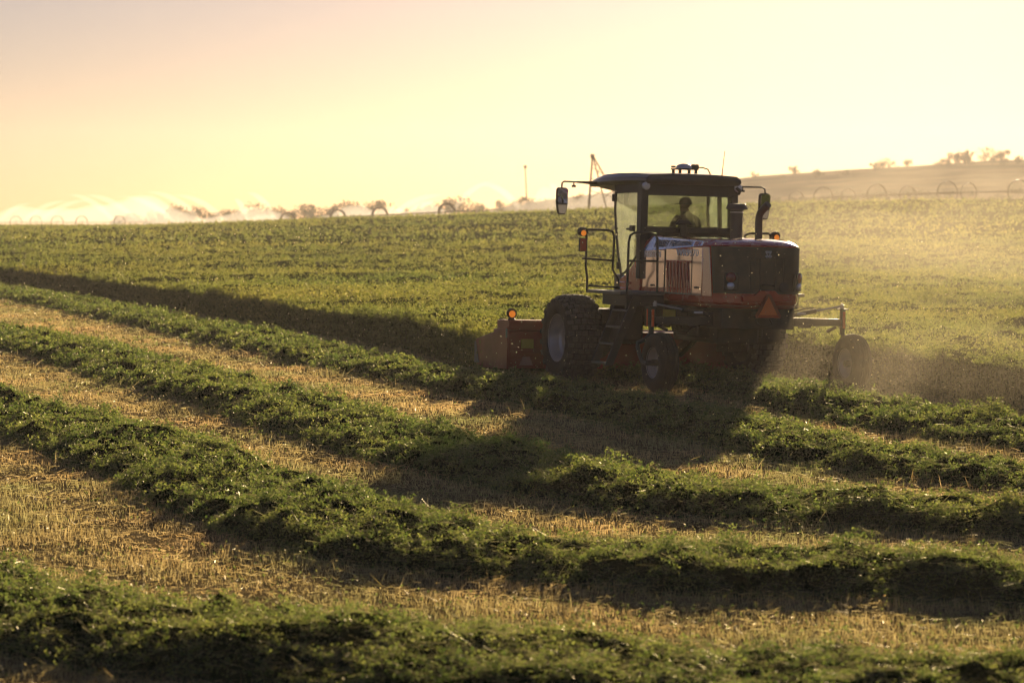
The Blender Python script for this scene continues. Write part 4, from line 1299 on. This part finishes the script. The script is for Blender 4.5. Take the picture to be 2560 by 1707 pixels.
# --- seat, steering column
se = MB().bb(-0.62, -0.12, -0.46, 0.06, 2.20, 2.34)
se.hexa([(-0.66, -0.44, 2.30), (-0.56, -0.44, 2.30), (-0.56, 0.04, 2.30), (-0.66, 0.04, 2.30), (-0.72, -0.40, 2.70), (-0.64, -0.40, 2.70), (-0.64, 0.0, 2.70), (-0.72, 0.0, 2.70)])
se.bb(-0.5, -0.2, -0.32, -0.08, 1.86, 2.2)
part(se, 'driver_seat', 'seat_cloth', bevel=0.04, seg=3)
scn = MB().tube([(0.22, -0.2, 1.86), (0.16, -0.2, 2.40), (0.10, -0.2, 2.52)], 0.035, 10)
sc_o = part(scn, 'steering_column', 'black_plastic')
rg_ = []
for k in range(21):
    a = 2 * math.pi * k / 20
    rg_.append((0.10 + 0.10 * math.cos(a), -0.2 + 0.19 * math.sin(a), 2.53 + 0.16 * math.cos(a)))
MB().tube(rg_, 0.014, 8, cap=False).build('steering_wheel', 'black_plastic', sc_o)
part(MB().bb(-0.85, -0.15, 0.40, 0.62, 2.1, 2.60).bb(-0.5, -0.1, 0.42, 0.58, 2.6, 2.72), 'side_console', 'black_plastic', bevel=0.04)
part(MB().bb(-0.45, -0.40, -0.78, -0.52, 2.66, 2.72).bb(-0.3, 0.1, -0.80, -0.6, 2.2, 2.66), 'side_console', 'black_plastic', bevel=0.02)

# ------------------------------------------------------------------ the driver
pm, pt = new_mat('driver_body')
pb = pt.nodes['Principled BSDF']
pb.inputs['Roughness'].default_value = 0.8
tc = pt.nodes.new('ShaderNodeTexCoord'); sp = pt.nodes.new('ShaderNodeSeparateXYZ')
pt.links.new(tc.outputs['Object'], sp.inputs[0])
gt = pt.nodes.new('ShaderNodeMath'); gt.operation = 'GREATER_THAN'; gt.inputs[1].default_value = 0.62
pt.links.new(sp.outputs[2], gt.inputs[0])
pt.links.new(mix_rgb(pt, gt.outputs[0], (0.055, 0.055, 0.065), (0.33, 0.19, 0.13)), pb.inputs['Base Color'])

P_LOC = Vector((-0.36, -0.20, 2.36))
sk = [  # position, radii, parent
    ((0.0, 0, 0.06), (0.15, 0.13), None),      # 0 pelvis
    ((-0.03, 0, 0.22), (0.15, 0.12), 0),       # 1 waist
    ((-0.02, 0, 0.40), (0.175, 0.13), 1),      # 2 chest
    ((-0.01, 0, 0.52), (0.12, 0.10), 2),       # 3 upper chest
    ((0.01, 0, 0.585), (0.062, 0.062), 3),     # 4 neck
    ((0.02, 0.0, 0.64), (0.068, 0.074), 4),    # 5 jaw
    ((0.03, 0.0, 0.73), (0.082, 0.098), 5),    # 6 skull
    ((0.02, 0.0, 0.80), (0.07, 0.085), 6),     # 7 crown
    ((-0.01, 0.19, 0.49), (0.075, 0.072), 3),  # 8 shoulder left
    ((0.02, 0.25, 0.35), (0.06, 0.056), 8),    # 9
    ((0.08, 0.28, 0.20), (0.05, 0.05), 9),     # 10 elbow
    ((0.26, 0.20, 0.17), (0.042, 0.04), 10),   # 11
    ((0.38, 0.14, 0.20), (0.03, 0.034), 11),   # 12 wrist
    ((-0.01, -0.19, 0.49), (0.075, 0.072), 3), # 13 shoulder right
    ((0.02, -0.25, 0.35), (0.06, 0.056), 13),
    ((0.08, -0.28, 0.20), (0.05, 0.05), 14),
    ((0.26, -0.20, 0.17), (0.042, 0.04), 15),
    ((0.38, -0.14, 0.20), (0.03, 0.034), 16),  # 17 wrist
    ((0.06, 0.10, 0.04), (0.10, 0.095), 0),    # 18 hip left
    ((0.40, 0.14, 0.05), (0.07, 0.07), 18),    # 19 knee
    ((0.42, 0.14, -0.30), (0.05, 0.05), 19),
    ((0.52, 0.14, -0.40), (0.045, 0.035), 20),
    ((0.06, -0.10, 0.04), (0.10, 0.095), 0),
    ((0.40, -0.14, 0.05), (0.07, 0.07), 22),
    ((0.42, -0.14, -0.30), (0.05, 0.05), 23),
    ((0.52, -0.14, -0.40), (0.045, 0.035), 24),
]
hand_roots = {12: 1, 17: -1}
verts = [Vector(a) for a, _, _ in sk]; rad_ = [b for _, b, _ in sk]; edges = [(c, i) for i, (_, _, c) in enumerate(sk) if c is not None]
# turn the head to the left
for i in (5, 6, 7):
    pass
for hv, sg in hand_roots.items():
    base = verts[hv]
    palm = len(verts); verts.append(base + Vector((0.06, -0.01 * sg, 0.03))); rad_.append((0.026, 0.034)); edges.append((hv, palm))
    for f in range(4):
        yy = sg * (0.03 - 0.02 * f); ln = (0.85, 1.0, 0.95, 0.75)[f]
        a = len(verts); verts.append(verts[palm] + Vector((0.03, yy, 0.02))); rad_.append((0.0095, 0.0095)); edges.append((palm, a))
        b = len(verts); verts.append(verts[palm] + Vector((0.055 * ln + 0.01, yy, 0.005))); rad_.append((0.0085, 0.0085)); edges.append((a, b))
        c = len(verts); verts.append(verts[palm] + Vector((0.05 * ln, yy, -0.025))); rad_.append((0.008, 0.008)); edges.append((b, c))
    a = len(verts); verts.append(verts[palm] + Vector((0.0, -0.045 * sg, 0.02))); rad_.append((0.011, 0.011)); edges.append((palm, a))
    b = len(verts); verts.append(verts[palm] + Vector((0.03, -0.06 * sg, 0.02))); rad_.append((0.009, 0.009)); edges.append((a, b))
# nose and ears as short branches of the head; the head is turned to the driver's left
hl = R_(62)
fdir = Vector((math.cos(hl), math.sin(hl), 0)); sdir_ = Vector((-math.sin(hl), math.cos(hl), 0))
for i, f_ in ((5, 0.03), (6, 0.01), (7, -0.005)):
    verts[i] = Vector((0.01, 0, verts[i].z)) + fdir * f_
for p_, r0, par in ((verts[6] + fdir * 0.105 + Vector((0, 0, -0.035)), 0.014, 6), (verts[6] + sdir_ * 0.088 + Vector((0, 0, -0.02)), 0.018, 6), (verts[6] - sdir_ * 0.088 + Vector((0, 0, -0.02)), 0.018, 6), (verts[5] + fdir * 0.07 + Vector((0, 0, -0.015)), 0.03, 5)):
    i = len(verts); verts.append(p_); rad_.append((r0, r0)); edges.append((par, i))
me = bpy.data.meshes.new('person')
me.from_pydata([tuple(v) for v in verts], edges, [])
me.materials.append(pm)
person = bpy.data.objects.new('person', me)
link(person)
sm = person.modifiers.new('skin', 'SKIN')
sm.use_smooth_shade = True
for i, sv in enumerate(me.skin_vertices[0].data):
    sv.radius = rad_[i]
    sv.use_root = (i == 0)
sb_ = person.modifiers.new('smooth', 'SUBSURF')
sb_.levels = 2; sb_.render_levels = 2
person.matrix_world = M_W @ Matrix.Translation(P_LOC)
tag(person, 'driver in a dark cap seated in the cab, seen from behind with head turned', 'person')
cp = MB()
prof = [(0.0, 0.125), (0.05, 0.118), (0.085, 0.09), (0.104, 0.045), (0.108, 0.0), (0.104, -0.012)]
hc = verts[6] + Vector((0, 0, 0.02))
cp.lathe(prof, (0, 0, 0), 'z', 20)
cp.V = [tuple(hc + fdir * v[0] * 1.08 + sdir_ * v[1] * 0.94 + Vector((0, 0, v[2]))) for v in cp.V]
bn = []
for w_, z_ in ((0.0, 0.004), (0.0, -0.006)):
    pass
pts = [(0.085, -0.075), (0.14, -0.07), (0.185, -0.04), (0.20, 0.0), (0.185, 0.04), (0.14, 0.07), (0.085, 0.075)]
vs = []
for z_ in (0.006, -0.004):
    vs += [tuple(hc + fdir * a + sdir_ * b + Vector((0, 0, z_ - 0.10 * max(0, a - 0.09)))) for a, b in pts]
n = len(pts)
cp.add(vs, [tuple(range(n)), tuple(range(n, 2 * n))[::-1]] + [(i, (i + 1) % n, n + (i + 1) % n, n + i) for i in range(n)])
cp.build('cap', 'cap_cloth', person, smooth=40)

# ------------------------------------------------------------------ irrigation wheel lines at the far edge of the field
def wheel_mesh():
    mb = MB()
    R0 = 0.965
    mb.lathe([(R0 - 0.04, -0.08), (R0 + 0.02, -0.08), (R0 + 0.02, 0.08), (R0 - 0.04, 0.08)], (0, 0, 0), 'y', 40, closed=True)
    rim = mb
    sp_ = MB()
    for k in range(10):
        a = 2 * math.pi * k / 10
        sp_.tube([(0.08 * math.cos(a), 0.04 * (-1) ** k, 0.08 * math.sin(a)), (R0 * math.cos(a), 0, R0 * math.sin(a))], 0.012, 4)
    return rim, sp_
rim_mb, spoke_mb = wheel_mesh()
WP = {}
def wheel_line(name, label, pts, thick=1.0, ext=(8, 8), mat='far_metal', lift=0.0):
    """pts: wheel hubs' ground points along the pipe"""
    root = empty(name, (pts[0][0], pts[0][1], float(gz(pts[0][0], pts[0][1]))))
    tag(root, label, 'irrigation line', 'wheel lines beyond the crop')
    P = [Vector((x, y, float(gz(x, y)) + 0.97 + lift)) for x, y in pts]
    d0 = (P[0] - P[1]).normalized(); d1 = (P[-1] - P[-2]).normalized()
    path = [P[0] + d0 * ext[0]] + P + [P[-1] + d1 * ext[1]]
    inv = Matrix.Translation(-Vector(root.location))
    pm_ = MB().tube([inv @ p for p in path], 0.05 * thick, 8)
    pm_.build('pipe', mat, root)
    for i, p in enumerate(P):
        dv = (path[i + 2] - path[i]).normalized()
        if thick not in WP:
            a = rim_mb if thick < 1.3 else MB().lathe([(0.84, -0.20), (1.0, -0.20), (1.0, 0.20), (0.84, 0.20)], (0, 0, 0), 'y', 40, closed=True)
            ro_ = a.build('wheel', mat, root)
            WP[thick] = ro_.data
            so = spoke_mb.build('spokes', 'far_metal', ro_) if 'sp' not in WP else link(bpy.data.objects.new('spokes', WP['sp']), ro_)
            WP.setdefault('sp', so.data)
        else:
            ro_ = link(bpy.data.objects.new('wheel', WP[thick]), root)
            link(bpy.data.objects.new('spokes', WP['sp']), ro_)
        ya = dv; za = Vector((0, 0, 1)); xa = ya.cross(za).normalized(); za = xa.cross(ya)
        lp = inv @ p
        ro_.matrix_local = Matrix(((xa.x, ya.x, za.x, lp.x), (xa.y, ya.y, za.y, lp.y), (xa.z, ya.z, za.z, lp.z), (0, 0, 0, 1)))
    return root
def at(px, D):
    return ((px - 1280) / FPX * D, D)
wheel_line('wheel_line', 'nearer wheel line on the right with large thin hoops below the hill', [at(2740, 216), at(2545, 229), at(2367, 241), at(2191, 253), at(2057, 264)])
wheel_line('wheel_line', 'farther wheel line on the right with smaller hoops between the large ones', [at(2620, 270), at(2420, 282), at(2268, 292), at(2119, 303), at(1990, 313)])
wheel_line('wheel_line', 'wheel line left of the cab with four dark narrow hoops', [at(1117, 312), at(950, 334), at(845, 349), at(720, 368)], thick=1.6, ext=(9, 6), mat='far_metal', lift=0.12)
wheel_line('wheel_line', 'faint wheel line at the far left edge of the field, among white spray', [at(300, 408), at(205, 416), at(144, 424), at(91, 432), at(41, 440), at(-20, 448)], thick=0.8, mat='aluminium')

# sprinklers throwing water
def jet(px, D, dx, h, spread, rise=1.0, label='x'):
    x0, y0 = at(px, D)
    z0 = float(gz(x0, y0)) + 1.2
    path, rad = [], []
    n = 12
    for i in range(n + 1):
        t = i / n
        path.append((x0 + dx * t, y0 + 2.0 * t, z0 + 0.58 * h * (1 - (1 - t * rise) ** 2)))
        rad.append(0.03 + 0.46 * spread * max(0.0, math.sin(math.pi * min(1, 0.06 + t * 0.94) ** 0.75)) ** 0.8)
    o = MB().tube(path, rad, 8).build('water_jet', 'spray_water')
    tag(o, label, 'water jet', 'sprinkler jets over the far field')
    return o
JETS = [(2, 440, 4.5, 4.6, 0.9, 'leftmost faint water jet slanting up at the left edge of the field'), (60, 436, 6.5, 5.2, 0.9, 'second faint water jet from the left edge, slanting up to the right'),
        (100, 430, 7.5, 5.4, 0.9, 'third faint water jet from the left edge, slanting up to the right'), (285, 415, -7, 6.6, 1.0, 'tall water jet leaning left above the far left wheel line'),
        (345, 410, -8, 6.4, 1.0, 'water jet leaning left just right of the tall one'), (435, 405, -8, 6.0, 1.0, 'water jet leaning left in front of the leftmost hazy tree'),
        (505, 398, -8, 7.0, 1.0, 'long bright water jet leaning left beside the hazy tree clump'), (565, 395, -7.5, 6.2, 1.0, 'water jet leaning left over the middle of the tree line'),
        (620, 380, -2.0, 4.8, 1.0, 'short steep water jet near the first dark hoop'), (690, 375, -4, 6.0, 1.0, 'curved water jet just left of the first dark hoop'),
        (985, 345, 6, 4.0, 0.9, 'low water jet rising right between the dark hoops'), (1130, 335, 5.0, 6.0, 0.8, 'tall thin water jet above the last dark hoop'),
        (1300, 320, -4.4, 4.8, 0.9, 'bright water jet falling left behind the pipe near the cab'), (1412, 318, -1.8, 4.4, 0.9, 'water jet right behind the left mirror')]
for a in JETS:
    jet(a[0], a[1], a[2], a[3], a[4], label=a[5])
# drifting mist over the sprinklers: lumpy closed shells
def mist(px0, px1, D, h, depth, label, seed):
    x0, x1 = at(px0, D)[0], at(px1, D)[0]
    n, m_ = 40, 12
    vs, fs = [], []
    for i in range(n + 1):
        t = i / n
        x = x0 + (x1 - x0) * t
        e = max(0.02, math.sin(math.pi * t)) ** 0.45
        hh = h * e * (1 + 1.1 * float(fbm(np.array(t * 9.0), np.array(seed * 1.0), seed)))
        zb = float(gz(x, D)) - 0.5
        for k in range(m_):
            a = 2 * math.pi * k / m_
            vs.append((x, D + depth * e * math.cos(a), zb + max(0.2, hh) * (0.5 + 0.5 * math.sin(a))))
    for i in range(n):
        for k in range(m_):
            k2 = (k + 1) % m_
            fs.append((i * m_ + k, i * m_ + k2, (i + 1) * m_ + k2, (i + 1) * m_ + k))
    fs += [tuple(range(m_))[::-1], tuple(n * m_ + k for k in range(m_))]
    o = MB().add(vs, fs).build('mist', 'mist_water', smooth=80)
    tag(o, label, 'mist', kind='stuff')
mist(-250, 900, 470, 3.6, 18, 'white sprinkler mist lying along the field edge at the left', 3)
mist(560, 1330, 400, 3.0, 16, 'white sprinkler mist behind the dark hoops', 4)
mist(1230, 1700, 345, 3.6, 8, 'bright sprinkler mist behind the cab', 5)
mist(1650, 2000, 380, 1.6, 6, 'thin mist at the foot of the hill', 6)

# ------------------------------------------------------------------ far trees
def tree_mesh(seed, h, w, nleaf=520, lsz=0.55, clumps=9):
    r = np.random.default_rng(seed)
    cs = np.stack([r.normal(0, w * 0.26, clumps), r.normal(0, w * 0.26, clumps), h * r.uniform(0.35, 0.92, clumps)], 1)
    cr_ = r.uniform(0.16, 0.30, clumps) * w
    k = r.integers(0, clumps, nleaf)
    v = r.normal(size=(nleaf, 3)); v /= np.linalg.norm(v, axis=1, keepdims=True)
    P = cs[k] + v * (cr_[k] * r.random(nleaf) ** 0.4)[:, None]
    P[:, 2] = np.maximum(P[:, 2], 0.12 * h)
    V, Q = leaf_quads(P, r.uniform(0.6, 1.4, nleaf) * lsz, 1.0, 0.4)
    crown = mesh_np('tree_crown', V, Q, None, 'tree_leaf')
    t = MB().tube([(0, 0, -0.6), (0.03 * w, 0, 0.25 * h), (-0.02 * w, 0.02 * w, 0.55 * h), (0, 0, 0.8 * h)], [0.045 * h, 0.035 * h, 0.022 * h, 0.008 * h], 7)
    for c in cs[:5]:
        t.tube([(0, 0, 0.3 * h), tuple(c * np.array([0.6, 0.6, 0.8])), tuple(c)], [0.018 * h, 0.012 * h, 0.005 * h], 5)
    return crown, t
TREES = []
for i in range(5):
    crown, t = tree_mesh(100 + i, 1.0, (0.9, 1.1, 1.4, 0.8, 1.2)[i], 900, 0.075, 13)
    TREES.append((crown, t, [None]))
def tree(name, kind, x, y, z, h, rot, label, group):
    crown, t, tm = TREES[kind]
    root = empty(name, (x, y, z), rot)
    root.scale = (h, h, h)
    tag(root, label, 'tree' if name.endswith('tree') else 'shrub', group)
    link(bpy.data.objects.new('crown', crown), root)
    if tm[0] is None:
        tm[0] = t.build('trunk', 'bark', root).data
    else:
        link(bpy.data.objects.new('trunk', tm[0]), root)
    return root
r2 = random.Random(5)
# tree line at the left, its crown tops read from the skyline
for i, (px, ptop, wsc) in enumerate([(300, 536, 1), (330, 534, 1), (362, 533, 1), (395, 528, 1), (430, 517, 1.1), (452, 524, 1), (476, 527, 1), (500, 523, 1), (530, 530, 1), (560, 527, 1), (585, 524, 1), (612, 526, 1), (640, 516, 1.1),
                                    (662, 522, 1), (700, 520, 1), (728, 526, 1), (768, 514, 1.0), (800, 524, 1), (835, 512, 1.1), (862, 508, 1.1), (890, 508, 1.1), (918, 506, 1.1), (945, 514, 1), (1010, 520, 1), (1050, 518, 1), (1090, 506, 1.1),
                                    (1130, 500, 1.1), (1170, 499, 1.1), (1210, 508, 1), (1250, 502, 1), (1290, 498, 1.1), (1330, 496, 1.1), (1370, 500, 1), (1410, 492, 1.1), (1450, 488, 1.1), (1500, 490, 1)]):
    D = 620 + 90 * r2.random()
    x, y = at(px, D)
    zt_ = CAM_H + (548 - ptop) / FPX * D
    zb_ = max(float(gz(x, y)), float(hill_z(np.array(x), np.array(y))) if x > -140 else -9)
    h = max(2.4, zt_ - zb_)
    tree('horizon_tree', i % 5, x, y, zb_ - 0.2, h * 1.04, r2.random() * 6, 'tree of the hazy tree line along the horizon left of the machine', 'hazy trees along the horizon')
def on_hill(px, D):
    x, y = at(px, D)
    return x, y, float(hill_z(np.array(x), np.array(y)))
HT = [(1981, 760, 3.4, 0, 'small round tree alone on the hill just right of the cab'), (2196, 740, 2.9, 4, 'left of two low trees side by side halfway up the hill'), (2222, 745, 3.2, 2, 'right of two low trees side by side halfway up the hill'),
      (2362, 740, 3.0, 4, 'low bush leaning against the twin trees high on the hill'), (2384, 745, 5.0, 0, 'left one of the tall twin trees high on the hill'), (2410, 748, 5.2, 3, 'right one of the tall twin trees high on the hill'),
      (2480, 735, 5.2, 2, 'large round tree near the top of the hill, before the last'), (2500, 738, 4.6, 1, 'tree half merged behind the large round tree on the hill'), (2541, 735, 3.4, 3, 'small tree at the right edge of the hill')]
for px, D, h, k_, lab in HT:
    x, y, z = on_hill(px, D)
    tree('hill_tree', k_, x, y, z - 0.15, h * 0.82, k_ * 1.3, lab, 'trees on the hill')
for i in range(46):
    px = 1880 + i * 15.5 + r2.uniform(-9, 9)
    D = 560 + 40 * r2.random() + (150 if i % 5 == 0 else 0)
    x, y, z = on_hill(px, D)
    tree('hill_shrub', (2, 4, 1)[i % 3], x, y, z - 0.15, r2.uniform(1.2, 2.5), r2.random() * 6, 'dark shrub of the shrub belt on the hillside', 'shrubs on the hillside')

# ------------------------------------------------------------------ mast and pivot tower behind the field
x, y = at(1316, 560)
zb_ = float(gz(x, y))
root = empty('radio_mast', (x, y, zb_))
tag(root, 'thin pole mast standing alone on the horizon left of the cab', 'mast')
MB().tube([(0, 0, 0), (0, 0, 5.4)], 0.16, 8).tube([(0, 0, 5.4), (-0.25, 0, 10.6)], [0.13, 0.09], 8).build('pole', 'far_metal', root)
MB().bb(-0.52, 0.05, -0.3, 0.3, 10.5, 11.1).build('lamp_head', 'far_metal', root)
x, y = at(1484, 330)
zb_ = float(gz(x, y))
root = empty('pivot_tower', (x, y, zb_))
tag(root, 'lattice pyramid tower of an irrigation pivot behind the cab roof', 'tower')
apex = Vector((-0.15, 0, CAM_H + (548 - 388) / FPX * 330 - zb_))
feet = [Vector((-0.75, -0.5, 0)), Vector((-0.5, 2.2, 0)), Vector((3.9, -0.5, 0)), Vector((1.8, 2.2, 0))]
for f_ in feet:
    MB().tube([f_, apex], 0.085, 6).build('leg', 'far_metal', root)
for t_ in (0.3, 0.5, 0.68, 0.84):
    for a_, b_ in ((0, 1), (1, 3), (3, 2), (2, 0)):
        if t_ < 0.6 or (a_, b_) != (1, 3):
            MB().tube([feet[a_].lerp(apex, t_), feet[b_].lerp(apex, t_ + (0.12 if t_ < 0.8 else 0))], 0.04, 5).build('brace', 'far_metal', root)
MB().lathe([(0.0, 0.1), (0.22, 0.1), (0.26, -0.25), (0.15, -0.5), (0, -0.5)], tuple(apex), 'z', 10).build('apex_plate', 'far_metal', root)

# ------------------------------------------------------------------ chaff in the air round the machine
nc = 2600
Pc = np.stack([rng.uniform(-6, 11, nc), rng.uniform(32, 50, nc), rng.random(nc) ** 1.7 * 2.6 + 0.1], 1)
Vc, Qc = leaf_quads(Pc, rng.uniform(0.009, 0.022, nc), 1.0, 0.45)
o = link(bpy.data.objects.new('chaff', mesh_np('chaff', Vc, Qc, None, 'chaff_bit')))
tag(o, 'tiny bright bits of chaff floating round the machine', 'chaff', kind='stuff')

# ------------------------------------------------------------------ dust raised by the machine, and the hazy air of the whole valley
def volume_box(name, x0, x1, y0, y1, z0, z1, mat, label, cat):
    o = MB().bb(x0, x1, y0, y1, z0, z1).build(name, mat, smooth=0)
    tag(o, label, cat, kind='stuff')
    return o
# a low cloud, lumpy, over the fresh swath
vs, fs = [], []
n, m_ = 22, 14
for i in range(n + 1):
    t = i / n
    cx = 9.5 - 5.6 * t; cy_ = 38 + 15.5 * t
    e = max(0.03, math.sin(math.pi * t)) ** 0.5
    for k in range(m_):
        a = 2 * math.pi * k / m_
        rr = 1 + 0.35 * float(fbm(np.array(t * 6.0), np.array(k * 0.7), 8))
        vs.append((cx + 3.3 * e * math.cos(a) * rr, cy_ + 1.6 * e * math.cos(a) * rr, max(-0.4, -0.4 + 2.6 * e * rr * max(0, math.sin(a)))))
for i in range(n):
    for k in range(m_):
        k2 = (k + 1) % m_
        fs.append((i * m_ + k, i * m_ + k2, (i + 1) * m_ + k2, (i + 1) * m_ + k))
fs += [tuple(range(m_))[::-1], tuple(n * m_ + k for k in range(m_))]
o = MB().add(vs, fs).build('dust', 'dust_air', smooth=80)
tag(o, 'golden dust hanging behind and right of the machine', 'dust', kind='stuff')
def dust_bank(c, r, seed, label):
    vs, fs = [], []
    n, m_ = 14, 20
    for i in range(n + 1):
        th = math.pi * 0.5 * i / n
        for k in range(m_):
            a = 2 * math.pi * k / m_
            rr = 1 + 0.30 * float(fbm(np.array(2.2 * math.cos(a) + 5), np.array(2.2 * math.sin(a) + 3.0 * th), seed))
            x = c[0] + r[0] * math.cos(th) * math.cos(a) * rr; y = c[1] + r[1] * math.cos(th) * math.sin(a) * rr
            vs.append((x, y, c[2] + r[2] * math.sin(th) * rr))
    for i in range(n):
        for k in range(m_):
            k2 = (k + 1) % m_
            fs.append((i * m_ + k, i * m_ + k2, (i + 1) * m_ + k2, (i + 1) * m_ + k))
    fs += [tuple(range(m_))[::-1], tuple(n * m_ + k for k in range(m_))]
    o = MB().add(vs, fs).build('dust', 'drift_dust', smooth=80)
    tag(o, label, 'dust', kind='stuff')
dust_bank((15, 98, -0.8), (9.5, 44, 5.6), 9, 'wide thin bank of golden dust drifting over the crop at the right')
volume_box('haze', -910, 910, -60, 1010, -4.5, 34, 'haze_air', 'pale golden haze filling the valley air', 'haze')
